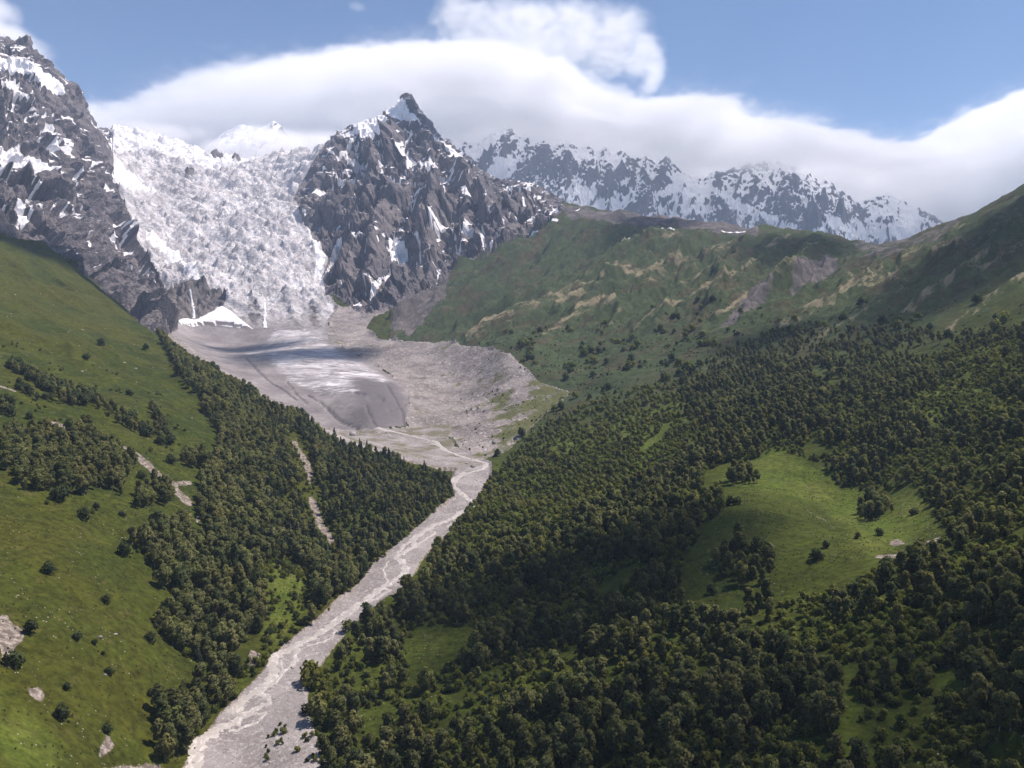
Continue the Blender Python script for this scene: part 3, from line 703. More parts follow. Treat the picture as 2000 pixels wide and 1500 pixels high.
def mat_hill(right):
    s = NT('hillside_right' if right else 'hillside_left')
    n_big = s.noise(120, 5, .6); n_mid = s.noise(28, 5, .62); n_fine = s.noise(3.2, 5, .7)
    g = s.mix(s.step(n_big, .36, .64), (.036, .050, .008), (.056, .070, .010) if right else (.062, .064, .009))
    g = s.mix(s.step(n_mid, .45, .68), g, (.060, .071, .010))
    g = s.mix(s.attr('lush'), g, s.mix(s.step(n_mid, .35, .65), (.075, .105, .014), (.105, .120, .022)))
    g = s.scale_col(g, s.remap(n_fine, .30, .70, .42, 1.38))
    g = s.scale_col(g, s.remap(s.noise(11, 5, .7), .32, .70, .72, 1.18))
    if right:
        far = s.n('ShaderNodeSeparateXYZ'); s.link(s.pos(), far.inputs[0])
        alp = s.step(s.math('ADD', far.outputs['Y'], s.math('MULTIPLY', s.math('SUBTRACT', s.noise(120, 5, .65), .5), 420)), 720, 1050)
        dull = s.mix(s.streaky(46, math.radians(40), 3.5), (.038, .054, .026), (.062, .082, .034))
        dull = s.mix(s.step(s.streaky(30, math.radians(40), 4.0), .50, .64), dull, (.075, .064, .036))
        dull = s.mix(s.step(s.streaky(60, math.radians(44), 2.2, 6, .72), .53, .64), dull, (.066, .056, .033))
        dull = s.scale_col(dull, s.remap(s.noise(12, 5, .75), .32, .70, .55, 1.35))
        g = s.mix(s.math('MULTIPLY', alp, .85), g, dull)
        tan = s.step(s.math('ADD', s.attr('tan'), s.math('MULTIPLY', s.math('SUBTRACT', s.streaky(13, math.radians(42), 4.0, 6, .72), .5), 3.0)), .50, .95)
        g = s.mix(s.math('MULTIPLY', tan, .80), g, (.255, .215, .135))
    else:
        tuft = s.step(s.noise(9, 5, .7), .56, .70)
        g = s.mix(s.math('MULTIPLY', tuft, .6), g, (.108, .092, .030))
    rc, n1, n2 = rock_colour(s)
    rock = s.step(s.math('ADD', s.attr('rock'), s.math('MULTIPLY', s.noise(24, 6, .75), 1.5)), 1.10, 1.45)
    g = s.mix(rock, g, s.scale_col(rc, .75))
    bare = s.step(s.math('ADD', s.attr('bare'), s.math('MULTIPLY', s.noise(7, 6, .78), 1.5)), 1.10, 1.34)
    peb = s.mix(s.step(s.noise(2.6, 4, .75), .42, .64), (.12, .098, .08), (.34, .29, .25))
    g = s.mix(bare, g, peb)
    stones = s.math('MULTIPLY', s.step(s.voro(2.2), .17, .08), s.step(s.noise(24, 4, .65), .50, .60))
    g = s.mix(s.math('MULTIPLY', stones, .8), g, (.42, .38, .33))
    snow = s.step(s.math('ADD', s.attr('snow'), s.math('MULTIPLY', s.noise(12, 4, .7), .8)), .85, 1.0)
    g = s.mix(snow, g, (.82, .80, .80))
    h = s.math('ADD', s.math('MULTIPLY', s.noise(4.5, 5, .7), 1.1), s.math('MULTIPLY', s.noise(30, 4, .6), 5.0))
    s.principled(g, .95, s.bump(h, .55, 1.0), .08)
    return s.m

MATS = {RL: mat_hill(False), RR: mat_hill(True), RBED: mat_bed(), RMOR: mat_moraine(), RGLA: mat_glacier(), RSNOW: mat_snow()}
MATS[RLM] = MATS[RPY] = mat_mountain()
NAMES = {RL: ('grassy_hillside', 'green meadow slope with scattered bushes falling to the left bank of the river', 'hillside'),
         RR: ('wooded_hillside', 'long wooded valley side rising from the right bank to a bare brown and green ridge', 'hillside'),
         RBED: ('river_bed', 'pale grey gravel river bed winding down the valley from the glacier', 'river bed'),
         RMOR: ('moraine', 'bare grey rubble wall and scree around the glacier tongue', 'moraine'),
         RGLA: ('glacier', 'broken white icefall above a flat grey debris covered glacier tongue', 'glacier'),
         RLM: ('rocky_mountain', 'steep grey rock mountain with snow ledges left of the icefall', 'mountain'),
         RPY: ('pyramid_mountain', 'dark pyramid shaped peak streaked with snow right of the icefall', 'mountain'),
         RSNOW: ('avalanche_cone', 'smooth white avalanche snow cone under the small rock cliff', 'snow')}
# the hillsides go on past the edges of the surveyed sheet
EXT = np.array([.03, .08, .16, .28, .45, .7, 1.0]) * 480
def wing(F, left, add):
    e = F[:, :1] if left else F[:, -1:]
    w = e + add[None, :] * np.ones_like(e)
    return np.concatenate([w[:, ::-1], F], 1) if left else np.concatenate([F, w], 1)
rise = EXT * .32 + 5 * np.sin(EXT / 37.0)
for left in (True, False):
    sg = -1 if left else 1
    XS = wing(XS, left, sg * EXT); YS = wing(YS, left, EXT * 0); ZZ = wing(ZZ, left, rise)
    REG = wing(REG, left, (EXT * 0).astype(np.int8)).astype(np.int8)
    for k in attr: attr[k] = wing(attr[k], left, EXT * 0)
NR, NC = ZZ.shape
idx = np.arange(NR * NC).reshape(NR, NC)
quads = np.stack([idx[:-1, :-1], idx[:-1, 1:], idx[1:, 1:], idx[1:, :-1]], -1).reshape(-1, 4)
freg = REG.ravel()[quads[:, 0]]
ALLV = np.stack([XS, YS, ZZ], -1).reshape(-1, 3)
# vertex normals of the whole sheet, so that the pieces shade as one surface across their shared edges
du = np.gradient(ALLV.reshape(NR, NC, 3), axis=1); dv = np.gradient(ALLV.reshape(NR, NC, 3), axis=0)
NRM = np.cross(du, dv); NRM /= np.linalg.norm(NRM, axis=-1, keepdims=True) + 1e-12
NRMF = NRM.reshape(-1, 3)
USED = {RL: ('bare', 'lush', 'snow', 'rock'), RR: ('bare', 'lush', 'snow', 'rock', 'tan'), RBED: (), RMOR: ('snow', 'lush'), RGLA: ('snow', 'rock', 'clean', 'dark', 'fall'), RLM: ('snow',), RPY: ('snow',), RSNOW: ()}
for reg, (nm, lab, cat) in NAMES.items():
    f = quads[freg == reg]
    used, inv = np.unique(f, return_inverse=True)
    ob = mesh_object(nm, ALLV[used], inv.reshape(-1, 4), MATS[reg], attrs={k: attr[k].ravel()[used] for k in USED[reg]})
    if reg in (RLM, RPY): ob.data.polygons.foreach_set('use_smooth', np.zeros(len(f), bool))
    else: ob.data.normals_split_custom_set_from_vertices(NRMF[used])
    set_props(ob, lab, cat, kind='structure')

# ------------------------------------------------------------------ far range and the misty summit behind the glacier
def mat_far():
    s = NT('far_range_rock')
    c = s.mix(s.noise(300, 5, .6), (.075, .072, .08), (.15, .138, .14))
    up = s.n('ShaderNodeSeparateXYZ'); g = s.n('ShaderNodeNewGeometry'); s.link(g.outputs['Normal'], up.inputs[0])
    v = s.math('ADD', s.math('ADD', s.attr('snow'), s.math('MULTIPLY', s.noise(150, 5, .58), .46)), s.remap(up.outputs['Z'], .30, .72, -.20, .26))
    c = s.mix(s.step(v, .46, .54), c, (.86, .85, .87))
    s.principled(c, .9, s.bump(s.noise(60, 6, .7), .9, 30.0), .1)
    return s.m
MFAR = mat_far()
def far_mountain(name, label, line, Y0, fore, back, slope, amp, nx, ny, seed, snow_add, fields=()):
    L = np.array(line, float)
    x0 = float(unproj(L[0, 0], L[0, 1], Y0)[0]); x1 = float(unproj(L[-1, 0], L[-1, 1], Y0)[0])
    lx, _, lz = unproj(L[:, 0], L[:, 1], np.full(len(L), Y0))
    X, Yg = np.meshgrid(np.linspace(x0, x1, nx), np.concatenate([np.linspace(Y0 - fore, Y0, int(ny * .75), endpoint=False), np.linspace(Y0, Y0 + back, ny - int(ny * .75))]))
    d = Y0 - Yg + 60 * fbm(X / 260, Yg / 260, 3, seed + 5) * sstep(0, 200, np.abs(Y0 - Yg))
    crest = np.interp(X + .35 * np.clip(d, 0, None) * 0, lx, lz)
    sm = np.interp(X, lx[::3], lz[::3])
    w = np.exp(-np.abs(d) / 160)
    Z = crest * w + sm * (1 - w) - np.abs(d) * slope
    big = ridged((X + .35 * d) / 330, Yg / 700 + .2 * X / 330, 5, seed)
    med = ridged((X + .4 * d) / 110, Yg / 200, 4, seed + 30)
    k = sstep(0, 260, np.abs(d))
    Z += (big - .45) * amp * (k * .9 + .1) + (med - .4) * amp * .42 * (k * .75 + .25) + fbm(X / 28, Yg / 28, 3, seed + 60) * amp * .10
    sn = .26 * sstep(.58, .26, big) + .12 * sstep(.5, .25, med) + snow_add - .07 + .46 * fbm(X / 480, Yg / 420, 3, seed + 90)
    px, py = proj(X, Yg, Z)
    for Pg, v in fields: sn = sn + v * in_poly(px, py + 6 * fbm(X / 90, Yg / 90, 3, 5), Pg)
    n = np.arange(X.size).reshape(X.shape)
    q = np.stack([n[:-1, :-1], n[:-1, 1:], n[1:, 1:], n[1:, :-1]], -1).reshape(-1, 4)
    ob = mesh_object(name, np.stack([X, Yg, Z], -1).reshape(-1, 3), q, MFAR, attrs={'snow': sn.ravel()})
    return set_props(ob, label, 'mountain', kind='structure')
RANGE = [(700, 420), (760, 330), (820, 270), (850, 262), (880, 268), (905, 278), (930, 285), (948, 268), (962, 256), (972, 258), (985, 248), (1000, 252), (1012, 262), (1030, 268), (1045, 282), (1062, 274), (1080, 285), (1095, 282), (1110, 272), (1128, 288), (1145, 282), (1165, 296), (1180, 284), (1200, 300), (1215, 292), (1240, 312),
         (1262, 304), (1280, 318), (1300, 304), (1318, 318), (1335, 336), (1352, 345), (1372, 350), (1390, 334), (1410, 338), (1440, 326), (1470, 320), (1500, 312), (1530, 316), (1556, 328), (1575, 336), (1595, 348), (1612, 346), (1630, 362), (1650, 376), (1668, 392), (1682, 398), (1702, 388), (1722, 381), (1745, 380), (1760, 388), (1780, 398), (1800, 410), (1820, 420), (1842, 434), (1870, 470), (1930, 540), (2050, 620)]
SNOWF = [([(1480, 410), (1560, 440), (1620, 420), (1680, 430), (1700, 470), (1600, 460), (1500, 440)], .35), ([(930, 300), (1010, 310), (1010, 350), (960, 350)], .35), ([(1385, 360), (1440, 390), (1500, 420), (1480, 430), (1400, 390)], .3), ([(1690, 455), (1790, 420), (1840, 440), (1740, 470)], .25)]
far_mountain('snowy_mountain_range', 'long bluish snowy mountain range with its summits in cloud', RANGE, 5600, 900, 700, 1.05, 210, 900, 260, 700, .06, SNOWF)
far_mountain('misty_summit', 'pale misty snow summit half hidden in cloud behind the icefall', [(340, 330), (400, 290), (430, 262), (450, 252), (470, 243), (485, 246), (510, 250), (525, 240), (535, 235), (548, 244), (560, 262), (575, 272), (600, 286), (615, 275), (630, 290), (660, 300), (720, 340)], 4750, 420, 500, .75, 60, 260, 110, 800, .02)
# ------------------------------------------------------------------ river, waterfalls, boulders
def mat_water():
    s = NT('meltwater')
    foam = s.step(s.noise(2.2, 5, .7, vec=s.scaled((1, .5, 1)), dist=.8), .46, .66)
    c = s.mix(foam, (.39, .35, .312), (.56, .515, .47))
    s.principled(c, s.remap(foam, 0, 1, .35, .7), s.bump(s.noise(1.3, 4, .6), .5, .4), .5)
    return s.m
M_WATER = mat_water()

def ribbon(name, line, w0, w1, label, cat, lift=.16, seed=0, fall=False, lo=150, hi=1200):
    L = np.array(line, float)
    seg = np.concatenate([[0], np.cumsum(np.hypot(*np.diff(L, axis=0).T))])
    k = max(8, int(seg[-1] / 2.0))
    t = np.linspace(0, seg[-1], k)
    qx = np.interp(t, seg, L[:, 0]); qy = np.interp(t, seg, L[:, 1])
    if not fall:                                           # round the corners
        for _ in range(2):
            qx[1:-1] = (qx[:-2] + 2 * qx[1:-1] + qx[2:]) / 4; qy[1:-1] = (qy[:-2] + 2 * qy[1:-1] + qy[2:]) / 4
    pts = np.array([on_ground(a, b, lo, hi) for a, b in zip(qx, qy)])
    if fall: pts[:, 1] = np.minimum.accumulate(pts[::1, 1]) - 2.5
    T = np.gradient(pts, axis=0); T[:, 2] = 0 if not fall else T[:, 2]
    N = np.stack([T[:, 1], -T[:, 0]], -1) if not fall else np.tile([1.0, 0.0], (k, 1))
    N /= np.linalg.norm(N, axis=1, keepdims=True) + 1e-9
    w = np.interp(np.linspace(0, 1, k), [0, 1], [w0, w1]) * (1 + .75 * noise2(np.arange(k) * .19 + seed, np.full(k, 3.1 + seed), 5) + .4 * noise2(np.arange(k) * .52 + seed, np.full(k, 7.1 + seed), 6))
    if not fall: pts[:, :2] += np.stack([1.3 * noise2(np.arange(k) * .18, np.full(k, seed + 1.7), 7), 1.3 * noise2(np.arange(k) * .18, np.full(k, seed + 9.7), 8)], -1)
    rows = []
    for c in (np.linspace(-1, 1, 9) if not fall else (-1, -.55, 0, .55, 1)):
        p = pts.copy(); p[:, :2] += N * (w * .5 * c)[:, None]
        if fall: p[:, 1] -= 2.2 * (1 - c * c) + .6 * noise2(np.arange(k) * .5 + c, np.full(k, c * 3), 9)
        else: p[:, 2] = ground(p[:, 0], p[:, 1]) + lift * (1.15 - c * c)
        rows.append(p)
    V = np.stack(rows, 1).reshape(-1, 3)
    n = np.arange(k * len(rows)).reshape(k, len(rows))
    q = np.stack([n[:-1, :-1], n[:-1, 1:], n[1:, 1:], n[1:, :-1]], -1).reshape(-1, 4)
    ob = mesh_object(name, V, q, M_WATER)
    return set_props(ob, label, cat, kind=None if fall else 'structure')

ribbon('river', [(735, 836), (790, 848), (850, 862), (870, 880), (905, 893), (952, 905), (945, 916), (905, 926), (888, 938), (884, 950), (902, 965), (914, 975), (928, 985), (905, 998), (880, 1014), (850, 1026), (822, 1040), (808, 1052), (812, 1066), (790, 1078), (772, 1088), (788, 1102), (796, 1114), (772, 1134), (742, 1150), (722, 1166), (700, 1182), (720, 1200), (652, 1222), (610, 1246), (566, 1266), (540, 1284), (528, 1300), (536, 1314), (532, 1328), (516, 1340), (500, 1352), (472, 1370), (461, 1386), (476, 1398), (460, 1412), (426, 1424), (394, 1446), (382, 1466), (381, 1488), (390, 1520), (400, 1600)][:27] + [(690, 1192), (652, 1218), (610, 1246), (566, 1266), (540, 1284), (528, 1300), (536, 1314), (532, 1328), (516, 1340), (500, 1352), (472, 1370), (461, 1386), (476, 1398), (460, 1412), (426, 1424), (394, 1446), (382, 1466), (381, 1488), (392, 1520), (400, 1600)],
       4.6, 5.0, 'milky grey meltwater river winding down the gravel bed', 'river')
for i, (L, w) in enumerate((([(576, 1264), (579, 1286), (566, 1304), (544, 1316)], 2.6), ([(504, 1350), (520, 1358), (524, 1374), (506, 1382), (480, 1394)], 3.0), ([(928, 985), (912, 1002), (890, 1018), (872, 1030)], 3.0),
                            ([(885, 948), (880, 938), (905, 922)], 2.5), ([(740, 1150), (762, 1152), (742, 1166), (716, 1178)], 2.6), ([(808, 1052), (792, 1062), (776, 1082)], 2.6), ([(880, 885), (860, 872), (845, 866)], 5), ([(700, 1182), (672, 1196), (640, 1222), (612, 1244)], 1.8), ([(640, 1228), (660, 1232), (640, 1250), (600, 1262)], 1.6), ([(478, 1398), (520, 1392), (500, 1412), (450, 1430)], 1.8), ([(830, 1032), (852, 1040), (826, 1056), (812, 1066)], 1.8), ([(900, 1000), (918, 994), (925, 988)], 1.6), ([(760, 1095), (748, 1112), (756, 1136), (742, 1150)], 1.8), ([(545, 1290), (552, 1306), (545, 1330), (516, 1345)], 1.6))):
    ribbon('river_branch', L, w, w, 'thin side channel of milky water splitting from the river', 'river', seed=i + 3)
M_FALL = NT('waterfall_foam'); M_FALL.principled(M_FALL.mix(M_FALL.noise(4, 4, .7), (.55, .56, .58), (.88, .87, .88)), .6, None, .2)
for (L, w0, w1, lab) in (([(371, 566), (375, 585), (378, 600), (379, 622)], 4, 9, 'tall white waterfall dropping down the dark cliff under the ice edge'),
                         ([(516, 584), (518, 604), (517, 622), (519, 640)], 6, 9, 'white waterfall streak on the icefall right of the avalanche cone')):
    o = ribbon('waterfall', L, w0, w1, lab, 'waterfall', fall=True, lo=1500, hi=2600)
    o.data.materials.clear(); o.data.materials.append(M_FALL.m)

def mat_stone(name, c0, c1):
    s = NT(name)
    c = s.mix(s.noise(1.3, 5, .65), c0, c1)
    oi = s.n('ShaderNodeObjectInfo')
    c = s.scale_col(c, s.remap(oi.outputs['Random'], 0, 1, .65, 1.2))
    s.principled(c, .9, s.bump(s.noise(.8, 4, .7), .6, .4), .2)
    return s.m
M_STONE = mat_stone('pale_stone', (.22, .20, .185), (.42, .38, .35))
def stone_mesh(name, seed, sub=2):
    import bmesh
    bm = bmesh.new(); bmesh.ops.create_icosphere(bm, subdivisions=sub, radius=1)
    r = np.random.default_rng(seed); off = r.uniform(0, 90, 3); sc = r.uniform(.65, 1.15, 3); sc[2] *= .75
    cuts = [(Vector(r.normal(size=3)).normalized(), r.uniform(.55, .85)) for _ in range(7)]
    for v in bm.verts:
        p = v.co.copy()
        for n, d in cuts:
            e = p.dot(n) - d
            if e > 0: p -= n * e * .9
        v.co = Vector((p.x * sc[0], p.y * sc[1], p.z * sc[2])) * (1 + .10 * float(noise2(np.array([p.x * 2 + off[0]]), np.array([p.y * 2 + p.z + off[1]]), seed)[0]))
    me = bpy.data.meshes.new(name); bm.to_mesh(me); bm.free(); me.materials.append(M_STONE)
    return me
BIG = [stone_mesh('boulder', 40 + i, 2) for i in range(4)]
BOULDERS = [(965, 866, 13, 'big pale boulder on the rubble slope above the river bend'), (924, 912, 12, 'grey boulder at the tip of the stony spit in the river bend'), (688, 851, 15, 'flat pale boulder on the gravel plain below the glacier snout'),
            (912, 906, 7, 'small dark boulder beside the grey one at the river bend'), (505, 1279, 8, 'pale stone at the top of the rubble heap on the left river bank'), (571, 1305, 8, 'white boulder alone on the gravel bed beside the split channel'),
            (195, 1246, 10, 'white stone block on the meadow next to the small bush pair'), (226, 1240, 8, 'pointed white stone on the meadow right of the stone block'), (205, 1319, 8, 'pale stone under the round bush low on the meadow'),
            (412, 748, 6, 'white boulder at the meadow corner where the forest edge begins'), (500, 758, 6, 'pale boulder on the grey debris of the glacier tongue'), (549, 786, 7, 'flat pale boulder near the left edge of the glacier tongue'), (643, 1246, 5, 'small boulder beside the riverbank logs')]
for i, (px, py, s, lab) in enumerate(BOULDERS):
    x, y, z = on_ground(px, py, 180, 1300)
    r = s / FPX * y * .55
    o = bpy.data.objects.new('boulder', BIG[i % 4]); COL.objects.link(o)
    o.location = (x, y, z + r * .25); o.scale = (r, r * .9, r * .85); o.rotation_euler = (0, 0, i * 1.7)
    set_props(o, lab, 'boulder', 'pale boulders along the valley')

# ------------------------------------------------------------------ trees and shrubs
def mat_leaf(name, dark, light, trans=.36):
    s = NT(name)
    oi = s.n('ShaderNodeObjectInfo')
    c = s.mix(oi.outputs['Random'], dark, light)
    c = s.scale_col(c, s.remap(s.noise(1.6, 3, .6), .3, .7, .72, 1.25))
    c = s.mix(s.math('MULTIPLY', s.step(s.noise(38, 4, .6), .50, .66), .45), c, s.scale_col(c, (1.25, 1.02, .85, 1)))
    c = s.scale_col(c, s.remap(s.noise(26, 3, .6), .34, .66, .78, 1.18))
    d = s.n('ShaderNodeBsdfPrincipled'); s.put(d.inputs['Base Color'], c); d.inputs['Roughness'].default_value = .75; d.inputs['Specular IOR Level'].default_value = .15
    t = s.n('ShaderNodeBsdfTranslucent'); s.put(t.inputs['Color'], s.scale_col(c, (1.25, 1.35, .7, 1)))
    mx = s.n('ShaderNodeMixShader'); mx.inputs[0].default_value = trans
    s.link(d.outputs[0], mx.inputs[1]); s.link(t.outputs[0], mx.inputs[2]); s.link(mx.outputs[0], s.out.inputs['Surface'])
    return s.m
M_BIRCH = mat_leaf('birch_leaves', (.094, .108, .036), (.168, .166, .068))
M_PALE = mat_leaf('pale_birch_leaves', (.140, .155, .048), (.185, .186, .078))
M_DEEP = mat_leaf('deep_green_leaves', (.056, .074, .028), (.084, .100, .040))
M_PINE = mat_leaf('pine_needles', (.036, .052, .028), (.055, .070, .036), .10)
M_SHRUB = mat_leaf('shrub_leaves', (.100, .128, .024), (.165, .172, .044))
M_DARKBUSH = mat_leaf('dark_bush_leaves', (.040, .056, .024), (.060, .076, .032))
sb = NT('bark'); sb.principled(sb.mix(sb.noise(.5, 4, .7), (.12, .10, .085), (.42, .40, .37)), .9); M_BARK = sb.m

def crown_mesh(name, mat, seed, h, w, n, leaf, shape):
    """A crown of n leaf clumps on uneven lobes; shape 'round', 'pine' or 'bush'. Base at z = 0."""
    r = np.random.default_rng(seed)
    lobes = []
    if shape == 'pine':
        for k in range(9):
            f = k / 8
            for a in range(3 if k < 8 else 1):
                th = r.uniform(0, 6.28); rad = w * .5 * (1 - f) * .55
                lobes.append((rad * math.cos(th), rad * math.sin(th), h * (.14 + .82 * f), max(.10 * w, w * .34 * (1 - f)), h * .085))
    else:
        b0 = .22 if shape == 'round' else .12
        for k in range(13 if shape == 'round' else 8):
            f = r.uniform(0, 1) ** .9; th = k * 2.4 + r.uniform(-.4, .4)
            env = math.sin(math.pi * (.14 + .80 * f)) if shape == 'round' else math.sqrt(max(.05, 1 - f * f))
            rad = w * .5 * env * r.uniform(.35, .72)
            s = w * r.uniform(.17, .27) * (1 if shape == 'round' else 1.1)
            lobes.append((rad * math.cos(th), rad * math.sin(th), h * (b0 + (.92 - b0) * f), s, s * r.uniform(.85, 1.25)))
        lobes.append((0, 0, h * .55, w * .30, h * .30)); lobes.append((w * .04, 0, h * .86, w * .16, h * .13))
    Lb = np.array(lobes); area = Lb[:, 3] * (Lb[:, 3] + Lb[:, 4]); pick = r.choice(len(Lb), n, p=area / area.sum())
    d = r.normal(size=(n, 3)); d[:, 2] += .25; d /= np.linalg.norm(d, axis=1, keepdims=True)
    c = Lb[pick, :3] + d * np.stack([Lb[pick, 3], Lb[pick, 3], Lb[pick, 4]], -1) * r.uniform(.80, 1.06, (n, 1))
    c[:, 2] = np.maximum(c[:, 2], .06 * h)
    nr = d + r.normal(size=(n, 3)) * .55; nr /= np.linalg.norm(nr, axis=1, keepdims=True)
    t = np.cross(nr, r.normal(size=(n, 3))); t /= np.linalg.norm(t, axis=1, keepdims=True) + 1e-9
    u = np.cross(nr, t); s = leaf * r.uniform(.6, 1.25, (n, 1))
    V = np.stack([c - t * s, c - u * s * .8, c + t * s, c + u * s * .8], 1).reshape(-1, 3)
    # a bent quad: lift two corners so the clump is not flat
    V.reshape(n, 4, 3)[:, ::2] -= nr[:, None] * s[:, None] * .35
    F = np.arange(n * 4).reshape(n, 4)
    me_ob = mesh_object(name, V, F, mat, smooth=True)
    ax = c - np.array([0, 0, h * .42]); ax[:, 2] *= w / h * 1.2; ax /= np.linalg.norm(ax, axis=1, keepdims=True) + 1e-9
    vn = ax * .50 + d * .35 + nr * .30; vn /= np.linalg.norm(vn, axis=1, keepdims=True)
    me_ob.data.normals_split_custom_set_from_vertices(np.repeat(vn, 4, 0))
    COL.objects.unlink(me_ob)
    return me_ob.data
def trunk_mesh(name, seed, h):
    r = np.random.default_rng(seed); V = []; F = []
    def tube(p0, p1, r0, r1):
        b = len(V); ax = Vector(p1) - Vector(p0); a = ax.orthogonal().normalized(); c = ax.cross(a).normalized()
        for p, q in ((p0, r0), (p1, r1)):
            for k in range(6): V.append(tuple(Vector(p) + (a * math.cos(k * 1.0472) + c * math.sin(k * 1.0472)) * q))
        for k in range(6): F.append((b + k, b + (k + 1) % 6, b + 6 + (k + 1) % 6, b + 6 + k))
    top = (r.uniform(-.2, .2), r.uniform(-.2, .2), h * .8)
    tube((0, 0, -.5), (0, 0, h * .3), .20, .15); tube((0, 0, h * .3), top, .15, .05)
    for k in range(4):
        th = k * 1.6 + r.uniform(0, .6); z = h * r.uniform(.3, .6)
        tube((0, 0, z), (math.cos(th) * h * .17, math.sin(th) * h * .17, z + h * .16), .08, .03)
    ob = mesh_object(name, np.array(V), np.array(F), M_BARK); COL.objects.unlink(ob); return ob.data
# kinds: crown mesh, trunk mesh; all 10 m tall (bushes 3 m)
KINDS = []
for i in range(5): KINDS.append(('birch', crown_mesh('birch_crown', (M_BIRCH, M_BIRCH, M_BIRCH, M_PALE, M_DEEP)[i], 500 + i, 10, [6.0, 5.6, 4.6, 7.0, 6.2][i], 760, .47, 'round'), trunk_mesh('birch_trunk', 600 + i, 10)))
for i in range(2): KINDS.append(('pine', crown_mesh('pine_crown', M_PINE, 520 + i, 10, [4.4, 5.0][i], 560, .45, 'pine'), trunk_mesh('pine_trunk', 620 + i, 10)))
for i in range(3): KINDS.append(('shrub', crown_mesh('shrub_leaves', M_SHRUB, 540 + i, 3, [3.4, 4.2, 3.8][i], 260, .36, 'bush'), None))
for i in range(2): KINDS.append(('bush', crown_mesh('bush_leaves', M_DARKBUSH, 560 + i, 3, [3.6, 3.2][i], 300, .34, 'bush'), None))
K_BIRCH, K_PINE, K_SHRUB, K_BUSH = range(0, 5), range(5, 7), range(7, 10), range(10, 12)

F_LEFT = [(308, 656), (330, 654), (365, 688), (425, 728), (485, 763), (560, 804), (640, 841), (700, 871), (800, 907), (870, 932), (890, 965), (880, 985), (835, 1015), (768, 1070), (745, 1120), (695, 1150), (640, 1192), (600, 1180), (605, 1120), (560, 1090), (520, 1120), (520, 1190), (505, 1240), (470, 1262), (440, 1300), (395, 1300),
          (340, 1270), (322, 1240), (290, 1215), (330, 1180), (300, 1120), (268, 1085), (255, 1060), (300, 1040), (372, 1030), (385, 980), (400, 920), (430, 880), (430, 850), (400, 810), (390, 780), (345, 735), (333, 700)]
F_GROUPS = [[(0, 862), (55, 842), (110, 848), (170, 850), (235, 880), (265, 910), (238, 972), (200, 958), (180, 975), (100, 962), (40, 962), (20, 925), (0, 915)], [(268, 972), (300, 945), (332, 960), (336, 990), (265, 998)],
            [(298, 1405), (330, 1372), (395, 1345), (430, 1310), (470, 1325), (440, 1385), (392, 1430), (352, 1500), (330, 1510), (308, 1480)], [(590, 1230), (650, 1190), (735, 1130), (745, 1140), (650, 1205)],
            [(0, 795), (20, 790), (35, 800), (25, 815), (0, 812)], [(375, 1010), (400, 985), (430, 1020), (400, 1040)], [(355, 895), (395, 885), (400, 912), (360, 915)]]
HEDGE = [([(30, 718), (60, 735), (100, 760), (140, 772), (168, 780)], 11), ([(165, 783), (205, 798), (245, 825), (290, 845), (330, 868)], 10), ([(40, 760), (80, 782), (140, 790)], 5), ([(300, 800), (320, 840), (330, 865)], 7), ([(150, 830), (175, 842)], 7)]
F_RIGHT = [(560, 1700), (590, 1500), (585, 1440), (615, 1400), (612, 1370), (640, 1310), (700, 1232), (760, 1192), (800, 1150), (840, 1098), (862, 1060), (905, 1000), (950, 935), (985, 908), (1040, 850), (1120, 800), (1250, 762), (1330, 742), (1400, 692), (1500, 652), (1620, 648), (1760, 640), (1850, 665), (2000, 640), (2600, 600), (2600, 1800), (560, 1800)]
CLEAR = [[(1335, 1190), (1325, 1110), (1368, 1045), (1360, 1000), (1400, 955), (1440, 912), (1500, 885), (1530, 882), (1600, 905), (1640, 950), (1700, 962), (1790, 950), (1835, 1020), (1860, 1050), (1800, 1068), (1740, 1095), (1660, 1150), (1540, 1172), (1500, 1205), (1440, 1205)],
         [(805, 1240), (860, 1222), (935, 1225), (920, 1255), (850, 1320), (800, 1335), (790, 1290)], [(1815, 1315), (1870, 1305), (1885, 1350), (1830, 1372)], [(1640, 1300), (1658, 1300), (1692, 1500), (1645, 1520)],
         [(1240, 885), (1255, 868), (1305, 833), (1300, 850), (1258, 888)], [(1560, 875), (1600, 862), (1625, 885), (1580, 895)], [(1380, 920), (1450, 895), (1440, 925), (1370, 965)], [(1160, 1150), (1250, 1095), (1265, 1110), (1180, 1175)], [(700, 1400), (760, 1370), (790, 1400), (730, 1450)]]
THIN = [         [(1850, 720), (1990, 650), (2010, 700), (1900, 770)], [(1750, 790), (1880, 740), (1990, 790), (1900, 820)], [(1760, 690), (1820, 660), (1900, 680), (1800, 720)]]
CLUMPS = [[(1378, 1112), (1415, 1065), (1450, 1058), (1475, 1088), (1532, 1105), (1505, 1142), (1430, 1142), (1400, 1125)], [(1458, 1200), (1475, 1172), (1502, 1175), (1506, 1208), (1465, 1215)], [(1418, 948), (1440, 918), (1468, 925), (1478, 945)], [(1675, 1012), (1690, 975), (1745, 1000), (1710, 1022)], [(1310, 990), (1400, 975), (1412, 1005), (1340, 1030)]]

